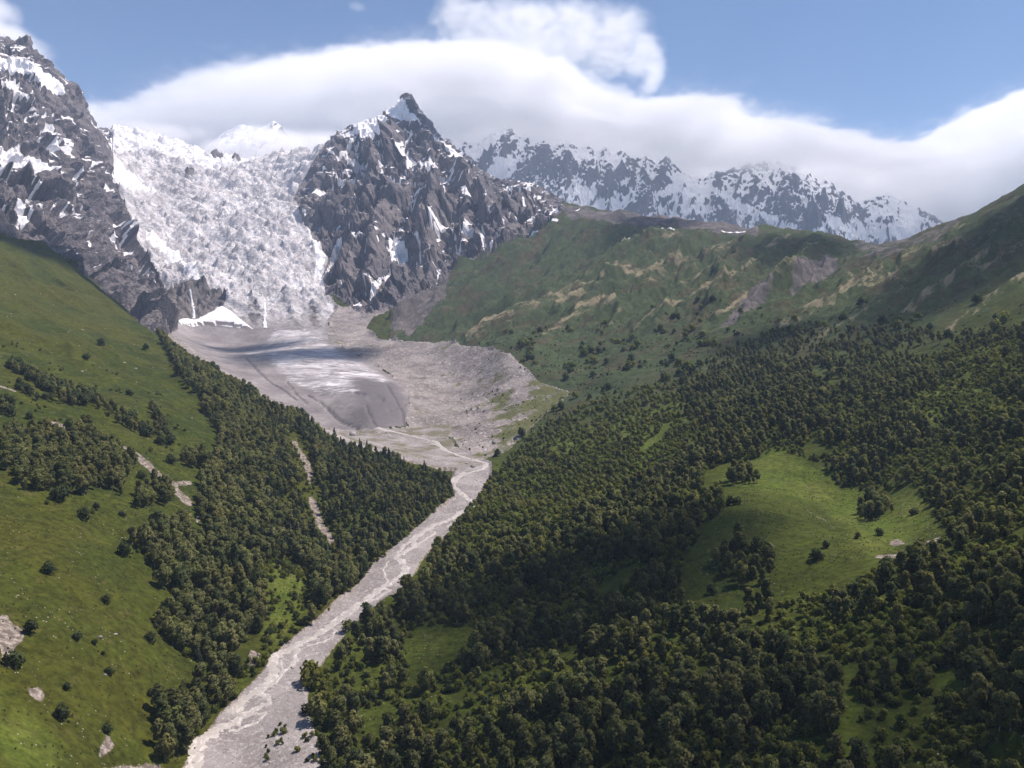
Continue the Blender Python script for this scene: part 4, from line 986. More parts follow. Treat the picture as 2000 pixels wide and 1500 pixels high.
def scatter(cell, y0, y1, a0, a1):
    """Jittered points over the ground between two distances."""
    out = []
    ys = np.arange(y0, y1, cell)
    for y in ys:
        xs = np.arange(a0 * y, a1 * y, cell)
        out.append(np.stack([xs + rng.uniform(-.48, .48, len(xs)) * cell, y + rng.uniform(-.48, .48, len(xs)) * cell], -1))
    q = np.concatenate(out); x, y = q[:, 0], q[:, 1]
    z = ground(x, y); px, py = proj(x, y, z)
    return x, y, z, px, py
trees = []          # x, y, z, height, kind, zone
def add(m, x, y, z, h, kinds, zone):
    for i in np.nonzero(m)[0]: trees.append((x[i], y[i], z[i], h[i], int(rng.choice(kinds)), zone))

x, y, z, px, py = scatter(4.6, 165, 1400, -.90, .96)
jx = px + 6 * fbm(x / 25, y / 25, 3, 900); jy = py + 5 * fbm(x / 25, y / 25, 3, 901)
u = rng.uniform(size=x.shape); reg = region(x, y); clump = fbm(x / 55, y / 55, 4, 905)
bare = np.zeros(x.shape, bool)
for L, w in BLINE:
    for dy_, q_ in ((0, 7), (8, 7), (16, 7), (24, 6.5), (32, 5.5), (38, 3)): bare |= line_dist(px, py - dy_, L)[0] < w * .8 + q_
hvar = rng.uniform(.62, 1.22, x.shape)
left = (reg == RL)
fl = left & in_poly(jx, jy, F_LEFT) & ~bare
open_ = in_poly(jx, jy, [(545, 950), (610, 940), (720, 960), (760, 1010), (690, 1080), (600, 1075), (560, 1010)])
dens = np.where(open_, .30, np.where((jx > 640) & (jy > 880), .80, .90))
ok = fl & (u < dens)
pine = (rng.uniform(size=x.shape) < np.where((jx > 480) & (jy < 1090) & (jx > 520), .30, .05))
lowb = np.where(jx > 640, np.interp(jx, [640, 860], [1.0, .62]), 1.0)
add(ok & ~pine, x, y, z, 10.6 * hvar * lowb, K_BIRCH, 'left_wood'); add(ok & pine, x, y, z, 12.0 * hvar * lowb, K_PINE, 'left_wood')
for gi, Pg in enumerate(F_GROUPS):
    add(left & in_poly(jx, jy, Pg) & (u < .92), x, y, z, (9.5 if gi != 2 else 10.5) * hvar, K_BIRCH, ('meadow_clump', 'meadow_pair', 'low_clump', 'bank_row', 'meadow_pair', 'meadow_pair', 'meadow_pair')[gi])
for L, w in HEDGE:
    add(left & (line_dist(px, py, L)[0] < w) & (u < .75), x, y, z, 7.5 * hvar, list(K_BIRCH) + list(K_BUSH), 'hedge')
x, y, z, px, py = scatter(5.2, 165, 1400, -.90, .96)
jx = px + 6 * fbm(x / 25, y / 25, 3, 910); jy = py + 5 * fbm(x / 25, y / 25, 3, 911)
u = rng.uniform(size=x.shape); reg = region(x, y); clump = fbm(x / 48, y / 48, 4, 905) + .5 * fbm(x / 17, y / 17, 3, 907)
hvar = .48 + .92 * rng.uniform(size=x.shape) ** .8
fr = (reg == RR) & in_poly(jx, jy, F_RIGHT)
clear = np.zeros(x.shape, bool)
for Pg in CLEAR: clear |= in_poly(jx, jy, Pg) | in_poly(jx, jy - 12, Pg) | in_poly(jx, jy - 22, Pg)
inclump = np.zeros(x.shape, bool)
for Pg in CLUMPS: inclump |= in_poly(jx, jy, Pg)
young = fr & (((py < 1075) & (px < 1000 + (1075 - py) * 1.9) & (px < 1330) & (py > 700)))
shrubby = in_poly(jx, jy, [(860, 1290), (930, 1240), (1010, 1190), (1150, 1130), (1350, 1170), (1400, 1260), (1320, 1330), (1180, 1380), (1000, 1400), (880, 1380)])
upper = (jy < 700 + (2000 - jx) * .02) | ((jx > 1650) & (jy < 900))
dens = np.where(young, .56, np.where(shrubby, .36, np.where(upper, .46, .54)))
thin = np.zeros(x.shape, bool)
for Pg in THIN: thin |= in_poly(jx, jy, Pg)
dens = np.where(thin, -.10, dens)
dens = np.clip(dens + clump * np.where(young, .8, 1.5), .02, .95)
ok = fr & ~clear & (u < dens) | (inclump & (reg == RR) & (u < .9))
hh = np.where(young, 6.2, np.where(upper, 7.4, 8.8)) * hvar
add(ok & ~young & (rng.uniform(size=x.shape) > .04), x, y, z, hh, K_BIRCH, 'right_wood')
yk = rng.uniform(size=x.shape) < .45
add(ok & young & yk, x, y, z, hh, [0, 3, 3, 3], 'young_wood'); add(ok & young & ~yk, x, y, z, hh * .62, list(K_SHRUB), 'young_wood')
# sparse scrub above the wood line and along the moraine
scrub = (reg == RR) & ~fr & (py > 560) & (y < 1400) & (u < np.clip(-.02 + clump * .75 - (640 - jy) / 260 * (jy < 640), 0, .4)) & (x > -150)
add(scrub, x, y, z, 5.2 * hvar ** 2.2, list(K_BUSH) + list(K_SHRUB), 'scrub')
# shrubs under and between the trees
xs, ys, zs, pxs, pys = scatter(2.9, 165, 760, -.75, .80)
us = rng.uniform(size=xs.shape); rs = region(xs, ys); cs = fbm(xs / 30, ys / 30, 4, 931)
clr = np.zeros(xs.shape, bool)
for Pg in CLEAR: clr |= in_poly(pxs + 4 * cs, pys + 4 * cs, Pg)
sh = (rs == RR) & in_poly(pxs, pys, F_RIGHT) & ~clr & (us < np.clip(.62 + cs * .9, .1, .95))
sl = (rs == RL) & (in_poly(pxs, pys, [(505, 1085), (560, 1078), (610, 1110), (690, 1140), (640, 1210), (560, 1260), (440, 1390), (380, 1450), (360, 1490), (400, 1400), (470, 1300), (520, 1230)]) | in_poly(pxs, pys, F_LEFT)) & (us < np.clip(.42 + cs * .9, 0, .85))
for L, w in BLINE: sl &= line_dist(pxs, pys, L)[0] > w * .9
isl = (rs == RBED) & ((in_poly(pxs, pys, [(505, 1500), (520, 1440), (540, 1415), (565, 1418), (555, 1450), (530, 1500)]) | in_poly(pxs, pys, [(590, 1500), (580, 1470), (600, 1420), (640, 1400), (640, 1500)])) & (us < .6))
dead = (rs == RL) & in_poly(pxs, pys, [(0, 600), (330, 780), (420, 900), (300, 1010), (0, 1000)]) & (us < np.clip(-.05 + cs * .55, 0, .5)) & (cs > .12)
xb, yb, zb_, pxb, pyb = scatter(6.5, 760, 1900, -.12, .72)
rb_ = region(xb, yb); cb = fbm(xb / 70, yb / 70, 5, 961); ub = rng.uniform(size=xb.shape)
hi_ = np.clip((pyb - 500) / 150, .15, 1)
mbs = (rb_ == RR) & ~in_poly(pxb, pyb, F_RIGHT) & (ub < np.clip(.26 + cb * 1.2, .02, .8) * hi_) | (rb_ == RMOR) & (pxb > 900) & (pyb > 690) & (ub < np.clip(.05 + cb * .8, 0, .5))
alpine = [(xb[i], yb[i], zb_[i] - .1, rng.uniform(.5, 2.1) * (.6 + .6 * hi_[i]), int(rng.choice([7, 8, 9, 10, 11])), 'shrub') for i in np.nonzero(mbs)[0]]
SH = np.nonzero(sh | sl | isl | dead)[0]
shrubs = [(xs[i], ys[i], zs[i], 3 * rng.uniform(.45, 1.15) * (.7 if isl[i] or dead[i] else 1), int(rng.choice(K_SHRUB)) if rng.uniform() > .25 else int(rng.choice(K_BUSH)), 'shrub') for i in SH]

xt, yt, zt_, pxt, pyt = scatter(2.3, 185, 560, -.72, .62)
rt = region(xt, yt); ct = fbm(xt / 22, yt / 22, 4, 941); ut = rng.uniform(size=xt.shape)
openr = np.zeros(xt.shape, bool)
for Pg in CLEAR: openr |= in_poly(pxt, pyt, Pg)
tm = ((rt == RL) & ~in_poly(pxt, pyt, F_LEFT) | (rt == RR) & openr) & (ut < np.clip(.30 + .9 * ct, .04, .8))
tufts = [(xt[i], yt[i], zt_[i] - .05, rng.uniform(.10, .26), int(rng.choice(K_SHRUB))) for i in np.nonzero(tm)[0]]

def scale_of(h, k): return h / (10.0 if k < 7 else 3.0)
T = np.array([(t[0], t[1], t[2], t[3], t[4]) for t in trees]); zone = [t[5] for t in trees]
tpx, tpy = proj(T[:, 0], T[:, 1], T[:, 2] + T[:, 3] * .5)
size = T[:, 3] / T[:, 1]
inside = (tpx > 8) & (tpx < 1992) & (tpy > 20) & (tpy < 1490)
kb = T[:, 4] < 5; kp = (T[:, 4] >= 5) & (T[:, 4] < 7)
order_b = [i for i in np.argsort(-size * inside) if kb[i] and inside[i]][:300]
order_p = [i for i in np.argsort(-size * inside) if kp[i] and inside[i]][:120]
single = set(order_b) | set(order_p)
TREE_LABEL = {'left_wood': ('olive green broadleaf tree in the dense wood on the left river bank', 'broadleaf trees of the left wood'), 'right_wood': ('dark broadleaf tree crowded into the shaded wood low on the right slope', 'broadleaf trees of the shaded right wood'),
              'meadow_clump': ('broadleaf tree in the large clump below the bare scree patch on the meadow', 'trees of the clump on the meadow'), 'meadow_pair': ('broadleaf tree in a small group on the open left meadow', 'trees of small groups on the meadow'),
              'low_clump': ('round leafy tree in the bottom left clump beside the gravel bed', 'trees of the clump beside the gravel bed'), 'bank_row': ('leafy tree in the row along the left edge of the gravel bed', 'trees in the row on the left bank'),
              'hedge': ('dark tree in the hedge line crossing the left meadow', 'trees of the hedge line'), 'young_wood': ('small light green tree in the young wood right of the river', 'small trees of the young wood'), 'scrub': ('low bush on the slope above the wood', 'bushes above the wood')}
def plant(name, k, loc, h, rot, label, group, cat):
    root = bpy.data.objects.new(name, None); COL.objects.link(root)
    root.location = loc; s = scale_of(h, k); root.scale = (s * rng.uniform(.9, 1.1), s * rng.uniform(.9, 1.1), s); root.rotation_euler = (0, 0, rot)
    root.empty_display_size = 1
    set_props(root, label, cat, group)
    for nm, me in (('crown', KINDS[k][1]), ('trunk', KINDS[k][2])):
        if me is None: continue
        o = bpy.data.objects.new(nm, me); COL.objects.link(o); o.parent = root
    return root
ZONES = [('clump on the grassy knoll', lambda a, b: in_poly(a, b, CLUMPS[0])), ('wood above the grassy knoll', lambda a, b: (b < 1030) & (a > 1280) & (a < 1520)), ('hollow right of the grassy knoll', lambda a, b: (b < 1060) & (a >= 1520)),
         ('trees around the round glade', lambda a, b: (a > 770) & (a < 960) & (b > 1190) & (b < 1350)), ('wood edge along the gravel bed', lambda a, b: a < 700 + (1500 - b) * .55), ('dark shaded band of wood', lambda a, b: (b < 1200) & (a < 1340)),
         ('wood between round glade and grass strip', lambda a, b: (a < 1400) & (b >= 1200)), ('trees lining the narrow grass strip', lambda a, b: (a > 1590) & (a < 1730) & (b > 1290)), ('wood below the grassy knoll', lambda a, b: (a < 1620)), ('wood around the little grass patch', lambda a, b: (a > 1780) & (a < 1930) & (b > 1270) & (b < 1400)),
         ('wood under the pink scree spot', lambda a, b: b < 1290), ('bottom right corner wood', lambda a, b: (a > 1730)), ('bottom rim of the wood', lambda a, b: np.ones(a.shape, bool))]
zi = np.full(len(T), -1)
for q, (nm, fn) in enumerate(ZONES):
    zi = np.where((zi < 0) & fn(tpx, tpy), q, zi)
for i in sorted(single):
    k = int(T[i, 4]); zl = TREE_LABEL[zone[i]]
    lab, grp = zl
    if zone[i] == 'right_wood':
        zn = ZONES[zi[i]][0]; hq = T[i, 3]
        look = ('tall' if hq > 11.4 else ('short' if hq < 10.4 else 'mid-height')) + (' olive', ' slim olive', ' olive', ' broad pale green', ' deep green')[k]
        lab, grp = '%s tree, part of the %s' % (look, zn), '%s trees, %s' % (look, zn)
    if zone[i] in ('low_clump', 'meadow_clump', 'bank_row', 'left_wood') and not kp[i]:
        look = ('tall' if T[i, 3] > 10.2 else 'short') + (' olive', ' slim olive', ' olive', ' broad pale green', ' deep green')[k]
        place = {'low_clump': 'clump beside the gravel bed at lower left', 'meadow_clump': 'big clump below the scree on the meadow', 'bank_row': 'row along the left edge of the gravel bed', 'left_wood': 'wood on the left river bank'}[zone[i]]
        lab, grp = '%s tree in the %s' % (look, place), '%s trees, %s' % (look, place)
    if kp[i]:
        look = 'tall' if T[i, 3] > 13.4 else ('short' if T[i, 3] < 10.2 else 'mid-height')
        place = ('at the upper tip of the left wood' if tpy[i] < 800 else 'left of the pale gully in the wood' if tpx[i] < 610 and tpy[i] < 1000 else 'beside the lower end of the pale gully' if tpx[i] < 690 and tpy[i] < 1100 else 'near the outwash plain end of the left wood' if tpy[i] < 1000 else 'in the lower left wood above the gravel bed')
        lab, grp = '%s dark conifer %s' % (look, place), '%s conifers %s' % (look, place)
    plant('conifer_tree' if kp[i] else 'broadleaf_tree', k, (T[i, 0], T[i, 1], T[i, 2]), T[i, 3], rng.uniform(0, 6.28), lab, grp, 'conifer' if kp[i] else 'tree')

# single bushes on the open ground: photo pixel of the foot, height in pixels, label
BUSHES = [(95, 1119, 22, 'round dark bush alone in the middle of the lower left meadow'), (208, 1178, 16, 'small pointed dark bush uphill of the two white stones on the meadow'), (150, 1249, 16, 'low dark bush left of the white stone block on the meadow'),
          (58, 1238, 26, 'dark bush at the right edge of the pale stony patch at the left border'), (27, 1300, 32, 'large dark bush below the pale stony patch at the left border'), (122, 1405, 30, 'biggest round bush low on the left meadow'), (210, 1431, 18, 'dark bush above the gravel smear near the bottom of the meadow'),
          (296, 1254, 20, 'wide low bush close to the lower left edge of the wood'), (184, 1258, 11, 'tiny bush just below the white stone block'), (201, 1279, 8, 'tiniest bush below the white stone block pair'), (213, 1316, 15, 'round bush with a pale stone under it'), (131, 1347, 14, 'small bush uphill of the biggest round bush'),
          (295, 1358, 13, 'narrow little bush on dark grass left of the lowest clump'), (166, 1014, 22, 'wide bush on the meadow just below the large clump'), (116, 977, 30, 'upright bush at the lower rim of the large clump'), (187, 996, 14, 'small bush below the right end of the large clump'),
          (239, 1008, 12, 'small bush between the large clump and the streambed scree'), (243, 1085, 26, 'dark bush standing clear at the upper left corner of the wood'), (277, 935, 16, 'bush beside the pale streambed scree on the meadow'), (199, 675, 14, 'dark bush high on the slope near the forest tip'),
          (168, 702, 13, 'low bush high on the open upper meadow'), (284, 684, 12, 'small bush just left of the forest tip'), (253, 772, 12, 'low wide bush in the middle of the upper meadow'), (58, 818, 14, 'small bush above the bare scree patch'), (335, 905, 18, 'round bush right of the hedge line on the meadow'), (22, 812, 20, 'bush at the left border above the scree patch'),
          (1438, 986, 16, 'small dark bush on the crown of the bright grassy knoll'), (1425, 988, 18, 'left bush of the pair on top of the grassy knoll'), (1594, 1094, 24, 'round dark bush alone on the knoll beside the footpath'), (1612, 1070, 14, 'tiny bush above the one beside the footpath'), (1718, 1045, 14, 'small pointed tree in the green hollow right of the knoll'),
          (1390, 1160, 18, 'little bush on the lower left flank of the knoll'), (1785, 1005, 14, 'small bush at the upper right of the green hollow'), (1675, 1052, 12, 'low bush at the foot of the knoll right of the footpath')]
for i, (bx, by, hp, lab) in enumerate(BUSHES):
    gx, gy, gz = on_ground(bx, by, 170, 1300)
    k = int(K_BUSH[i % 2]); h = hp / FPX * gy * 1.05
    r = bpy.data.objects.new('bush', KINDS[k][1]); COL.objects.link(r)
    s = h / 3.0; r.location = (gx, gy, gz - .1); r.scale = (s * 1.05, s, s); r.rotation_euler = (0, 0, i * 2.1)
    set_props(r, lab, 'bush', 'single bushes on the open grass')

# everything smaller: one forest, one undergrowth, both real instanced plants
kinds_col = bpy.data.collections.new('plant_kinds')
for i, (nm, crown, trunk) in enumerate(KINDS):
    import bmesh
    bm = bmesh.new(); bm.from_mesh(crown); n0 = len(bm.faces)
    if trunk is not None: bm.from_mesh(trunk)
    bm.faces.ensure_lookup_table()
    for f in bm.faces[n0:]: f.material_index = 1
    me = bpy.data.meshes.new('plant_kind_%02d' % i); bm.to_mesh(me); bm.free()
    me.materials.append(crown.materials[0]); me.materials.append(M_BARK)
    kinds_col.objects.link(bpy.data.objects.new('plant_kind_%02d' % i, me))
stone_col = bpy.data.collections.new('stone_kinds')
for i in range(4): stone_col.objects.link(bpy.data.objects.new('stone_kind_%02d' % i, stone_mesh('stone', 70 + i, 1)))

def mass(name, data, coll, label, cat):
    """One object that stands for a whole mass of plants or stones: points with kind, size and turn, instanced by geometry nodes."""
    D = np.array(data, float)
    me = bpy.data.meshes.new(name); me.vertices.add(len(D)); me.vertices.foreach_set('co', D[:, :3].astype(np.float32).ravel())
    for key, val, ty in (('size', D[:, 3], 'FLOAT'), ('turn', rng.uniform(0, 6.28, len(D)), 'FLOAT'), ('kind_index', D[:, 4], 'INT')):
        at = me.attributes.new(key, ty, 'POINT'); at.data.foreach_set('value', val.astype(np.int32 if ty == 'INT' else np.float32))
    ob = bpy.data.objects.new(name, me); COL.objects.link(ob)
    g = bpy.data.node_groups.new(name, 'GeometryNodeTree')
    g.interface.new_socket('Geometry', in_out='INPUT', socket_type='NodeSocketGeometry'); g.interface.new_socket('Geometry', in_out='OUTPUT', socket_type='NodeSocketGeometry')
    N = g.nodes; gi = N.new('NodeGroupInput'); go = N.new('NodeGroupOutput'); iop = N.new('GeometryNodeInstanceOnPoints'); ci = N.new('GeometryNodeCollectionInfo')
    ci.inputs['Collection'].default_value = coll; ci.inputs['Separate Children'].default_value = True; ci.inputs['Reset Children'].default_value = True
    def at(key, ty):
        n = N.new('GeometryNodeInputNamedAttribute'); n.data_type = ty; n.inputs['Name'].default_value = key; return n.outputs[0]
    cx = N.new('ShaderNodeCombineXYZ'); g.links.new(at('turn', 'FLOAT'), cx.inputs[2])
    iop.inputs['Pick Instance'].default_value = True
    g.links.new(gi.outputs[0], iop.inputs['Points']); g.links.new(ci.outputs[0], iop.inputs['Instance']); g.links.new(at('kind_index', 'INT'), iop.inputs['Instance Index'])
    g.links.new(cx.outputs[0], iop.inputs['Rotation']); g.links.new(at('size', 'FLOAT'), iop.inputs['Scale']); g.links.new(iop.outputs[0], go.inputs[0])
    md = ob.modifiers.new('scatter', 'NODES'); md.node_group = g
    return set_props(ob, label, cat, kind='stuff')
mass('forest', [(T[i, 0], T[i, 1], T[i, 2], scale_of(T[i, 3], T[i, 4]), T[i, 4]) for i in range(len(T)) if i not in single], kinds_col, 'dense green woodland covering both sides of the valley', 'forest')
mass('undergrowth', [(s[0], s[1], s[2], s[3] / 3.0, s[4]) for s in shrubs + alpine], kinds_col, 'low green shrubs between the trees and on the gravel islands', 'undergrowth')

mass('meadow_grass', [(t[0], t[1], t[2], t[3] * .8, t[4]) for t in tufts], kinds_col, 'low grass tussocks and herbs on the open meadows', 'grass')

xg, yg, zg, pxg, pyg = scatter(1.5, 190, 620, -.45, .1)
rgq = region(xg, yg)
ug = rng.uniform(size=xg.shape); cg = fbm(xg / 14, yg / 14, 3, 955)
mb_ = (rgq == RBED) & (ug < np.clip(.34 + cg, .05, .9))
G = [(xg[i], yg[i], zg[i], .12 + .42 * rng.uniform() ** 3.0 + (.5 if rng.uniform() > .992 else 0), int(rng.integers(0, 4))) for i in np.nonzero(mb_)[0]]
xg, yg, zg, pxg, pyg = scatter(4.5, 180, 1150, -.75, .75)
rgq = region(xg, yg); cg = fbm(xg / 28, yg / 28, 4, 957); ug = rng.uniform(size=xg.shape)
cov = np.zeros(xg.shape)
for Pg in BARE: cov = np.maximum(cov, in_poly(pxg, pyg, Pg) * 1.0)
for L, w in BLINE: cov = np.maximum(cov, line_dist(pxg, pyg, L)[0] < w)
far_ = ((rgq == RMOR) | (rgq == RBED)) & (yg > 620) & (ug < .35)
mead = (rgq == RL) & ~in_poly(pxg, pyg, F_LEFT) & (ug < np.clip(.03 + .55 * (cg - .18), .015, .4))
G += [(xg[i], yg[i], zg[i], .16 + .8 * rng.uniform() ** 3 * (1.8 if yg[i] > 620 else .75), int(rng.integers(0, 4))) for i in np.nonzero(far_ | mead | ((cov > 0) & (ug < .9)))[0]]
mass('rubble', G, stone_col, 'loose pale stones strewn over the gravel bed, scree and meadow', 'stones')
print('trees', len(trees), 'shrubs', len(shrubs), 'stones', len(G))
# ------------------------------------------------------------------ clouds: real volumes
def cloud_material(name, dens, aniso=.0):
    s = NT(name)
    pv = s.n('ShaderNodeVolumePrincipled')
    pv.inputs['Color'].default_value = (1, 1, 1, 1); pv.inputs['Density'].default_value = dens; pv.inputs['Anisotropy'].default_value = aniso
    s.link(pv.outputs[0], s.out.inputs['Volume'])
    return s.m
class GN:
    def __init__(self, name):
        self.g = bpy.data.node_groups.new(name, 'GeometryNodeTree')
        self.g.interface.new_socket('Geometry', in_out='INPUT', socket_type='NodeSocketGeometry'); self.g.interface.new_socket('Geometry', in_out='OUTPUT', socket_type='NodeSocketGeometry')
        self.out = self.g.nodes.new('NodeGroupOutput')
        self.pos = self.g.nodes.new('GeometryNodeInputPosition').outputs[0]
        sp = self.g.nodes.new('ShaderNodeSeparateXYZ'); self.g.links.new(self.pos, sp.inputs[0]); self.x, self.y, self.z = sp.outputs
    def put(self, sock, v):
        if isinstance(v, bpy.types.NodeSocket): self.g.links.new(v, sock)
        elif v is not None: sock.default_value = v
    def math(self, op, a, b=None, c=None, clamp=False):
        n = self.g.nodes.new('ShaderNodeMath'); n.operation = op; n.use_clamp = clamp
        self.put(n.inputs[0], a); self.put(n.inputs[1], b)
        if c is not None: self.put(n.inputs[2], c)
        return n.outputs[0]
    def remap(self, v, a, b, c=0.0, d=1.0, smooth=False):
        n = self.g.nodes.new('ShaderNodeMapRange'); n.clamp = True
        if smooth: n.interpolation_type = 'SMOOTHSTEP'
        self.put(n.inputs[0], v)
        for i, q in enumerate((a, b, c, d)): n.inputs[i + 1].default_value = q
        return n.outputs[0]
    def noise(self, scale, detail=4, rough=.55, off=(0, 0, 0), dist=0.0):
        m = self.g.nodes.new('ShaderNodeVectorMath'); m.operation = 'MULTIPLY_ADD'
        self.put(m.inputs[0], self.pos); m.inputs[1].default_value = tuple(1.0 / s for s in scale); m.inputs[2].default_value = off
        n = self.g.nodes.new('ShaderNodeTexNoise'); self.put(n.inputs['Vector'], m.outputs[0]); n.inputs['Scale'].default_value = 1
        n.inputs['Detail'].default_value = detail; n.inputs['Roughness'].default_value = rough; n.inputs['Distortion'].default_value = dist
        return n.outputs[0]
    def curve(self, v, pts):
        n = self.g.nodes.new('ShaderNodeFloatCurve'); c = n.mapping.curves[0]
        while len(c.points) > 2: c.points.remove(c.points[-1])
        c.points[0].location = pts[0]; c.points[1].location = pts[-1]
        for p in pts[1:-1]: c.points.new(*p)
        n.mapping.update(); self.put(n.inputs['Value'], v)
        return n.outputs[0]
    def blob(self, c, r):
        """1 at the centre of an ellipsoid, 0 on its surface, negative outside."""
        a = self.g.nodes.new('ShaderNodeVectorMath'); a.operation = 'SUBTRACT'; self.put(a.inputs[0], self.pos); a.inputs[1].default_value = c
        d = self.g.nodes.new('ShaderNodeVectorMath'); d.operation = 'DIVIDE'; self.put(d.inputs[0], a.outputs[0]); d.inputs[1].default_value = r
        l = self.g.nodes.new('ShaderNodeVectorMath'); l.operation = 'LENGTH'; self.put(l.inputs[0], d.outputs[0])
        return self.math('SUBTRACT', 1.0, l.outputs['Value'])
def cloud(name, label, g, density, lo, hi, res, mat, group=None):
    N = g.g.nodes; vc = N.new('GeometryNodeVolumeCube'); sm = N.new('GeometryNodeSetMaterial')
    g.put(vc.inputs['Density'], density); vc.inputs['Min'].default_value = lo; vc.inputs['Max'].default_value = hi
    for k, r in zip('XYZ', res): vc.inputs['Resolution ' + k].default_value = r
    sm.inputs['Material'].default_value = mat
    g.g.links.new(vc.outputs[0], sm.inputs[0]); g.g.links.new(sm.outputs[0], g.out.inputs[0])
    me = bpy.data.volumes.new(name); ob = bpy.data.objects.new(name, me); COL.objects.link(ob)
    me.materials.append(mat)
    md = ob.modifiers.new('cloud', 'NODES'); md.node_group = g.g
    return set_props(ob, label, 'cloud', group)

def zat(py, Y): return float(unproj(1000, py, Y)[2])
def xat(px, Y): return float((px - CX) / FPX * Y / CP)

# the long bank lying along the far range
Yb = 6000.0
TOP = [(60, 330), (130, 215), (165, 192), (215, 192), (240, 232), (285, 268), (300, 236), (330, 206), (380, 190), (450, 166), (520, 142), (600, 130), (680, 116), (760, 102), (850, 92), (950, 92), (1050, 116), (1120, 150), (1180, 182), (1240, 194), (1300, 186), (1370, 196), (1430, 212), (1490, 232), (1560, 248), (1640, 268), (1720, 278), (1780, 272), (1850, 236), (1900, 208), (1960, 180), (2020, 150), (2120, 120), (2300, 110)]
BOT = [(60, 330), (300, 345), (430, 318), (560, 330), (700, 330), (840, 290), (900, 272), (950, 256), (1000, 252), (1080, 272), (1180, 288), (1260, 300), (1340, 316), (1420, 322), (1500, 316), (1560, 318), (1620, 332), (1680, 366), (1740, 410), (1800, 450), (1900, 520), (2300, 540)]
g = GN('cloud_bank')
X0, X1 = xat(40, Yb), xat(2280, Yb); Z0, Z1 = 200.0, zat(30, Yb)
def norm(pts, Y): return [((xat(px, Y) - X0) / (X1 - X0), (zat(py, Y) - Z0) / (Z1 - Z0)) for px, py in pts]
xr = g.remap(g.x, X0, X1)
wob = g.math('MULTIPLY', g.math('SUBTRACT', g.noise((900, 900, 380), 4, .5, dist=.6), .5), 420.0)
top = g.math('MULTIPLY_ADD', g.curve(xr, norm(TOP, Yb)), Z1 - Z0, Z0)
bot = g.math('MULTIPLY_ADD', g.curve(xr, norm(BOT, Yb)), Z1 - Z0, Z0)
wob_fine = g.math('MULTIPLY', g.math('SUBTRACT', g.noise((230, 300, 130), 7, .66, dist=1.3), .5), 270.0)
slope = g.math('MULTIPLY', g.math('MAXIMUM', g.math('SUBTRACT', Yb, g.y), 0.0), .28)          # the bank leans down towards the valley
zq = g.math('ADD', g.math('ADD', g.math('ADD', g.z, slope), wob_fine), g.math('MULTIPLY', wob, .40))
up = g.remap(g.math('SUBTRACT', top, zq), 0, 48, smooth=True)
bot = g.math('SUBTRACT', bot, g.remap(g.y, 5650, 6050, 0, 320))    # behind the crest the base hangs lower
dn = g.remap(g.math('SUBTRACT', zq, bot), -40, 190, smooth=True)
fr = g.remap(g.math('SUBTRACT', g.y, 4760), 0, 380, smooth=True); bk = g.remap(g.math('SUBTRACT', 7300, g.y), 0, 500, smooth=True)
body = g.remap(g.noise((900, 900, 170), 6, .60, off=(3, 1, 0), dist=1.4), .38, .60, .05, 1.0, smooth=True)
fringe = g.math('MULTIPLY', g.remap(g.math('SUBTRACT', top, zq), -190, 30, smooth=True), g.remap(g.noise((340, 420, 90), 7, .66, off=(7, 2, 1), dist=1.6), .52, .74, 0.0, .30))
up = g.math('MAXIMUM', up, fringe)
dens = g.math('MULTIPLY', g.math('MULTIPLY', g.math('MULTIPLY', up, dn), g.math('MULTIPLY', fr, bk)), body)
M_CLOUD = cloud_material('cloud_bank', .0088)
cloud('cloud_bank', 'long smooth white cloud bank lying over the far range', g, dens, (X0, 4740, Z0), (X1, 7400, Z1 + 60), (500, 80, 150), M_CLOUD)

# the rounded plume above it
g = GN('cloud_plume'); Yp = 6600.0
def E(px, py, rx, ry, dy=0, ryd=420): return (xat(px, Yp), Yp + dy, zat(py, Yp)), (rx / FPX * Yp, ryd, ry / FPX * Yp)
f = None
for c, r in (E(905, 42, 66, 38), E(1010, 50, 120, 52), E(1110, 60, 120, 62), E(1190, 70, 85, 62), E(1245, 112, 48, 44), E(1262, 155, 34, 30), E(1180, 130, 60, 34), E(1060, 95, 130, 50)):
    b = g.blob(c, r); f = b if f is None else g.math('SMOOTH_MAX', f, b, .25)
c, r = E(1196, 158, 62, 24); f = g.math('SUBTRACT', f, g.math('MULTIPLY', g.remap(g.blob(c, r), -.3, .6), .9))
c, r = E(880, 78, 34, 16); f = g.math('SUBTRACT', f, g.math('MULTIPLY', g.remap(g.blob(c, r), -.3, .6), .6))
n = g.noise((330, 330, 200), 7, .62, off=(0, 5, 2), dist=1.2)
f = g.math('ADD', f, g.math('MULTIPLY', g.math('SUBTRACT', n, .5), 1.5))
dens = g.math('MULTIPLY', g.remap(f, .02, .45, smooth=True), g.remap(g.noise((240, 380, 120), 6, .62, off=(9, 0, 0), dist=1.0), .36, .62, .06, 1.0))
cloud('cloud_plume', 'tall rounded cloud plume rising into the blue above the bank', g, dens, (xat(790, Yp), 5900, zat(215, Yp)), (xat(1340, Yp), 7300, zat(-40, Yp)), (150, 56, 84), cloud_material('cloud_plume', .0058))

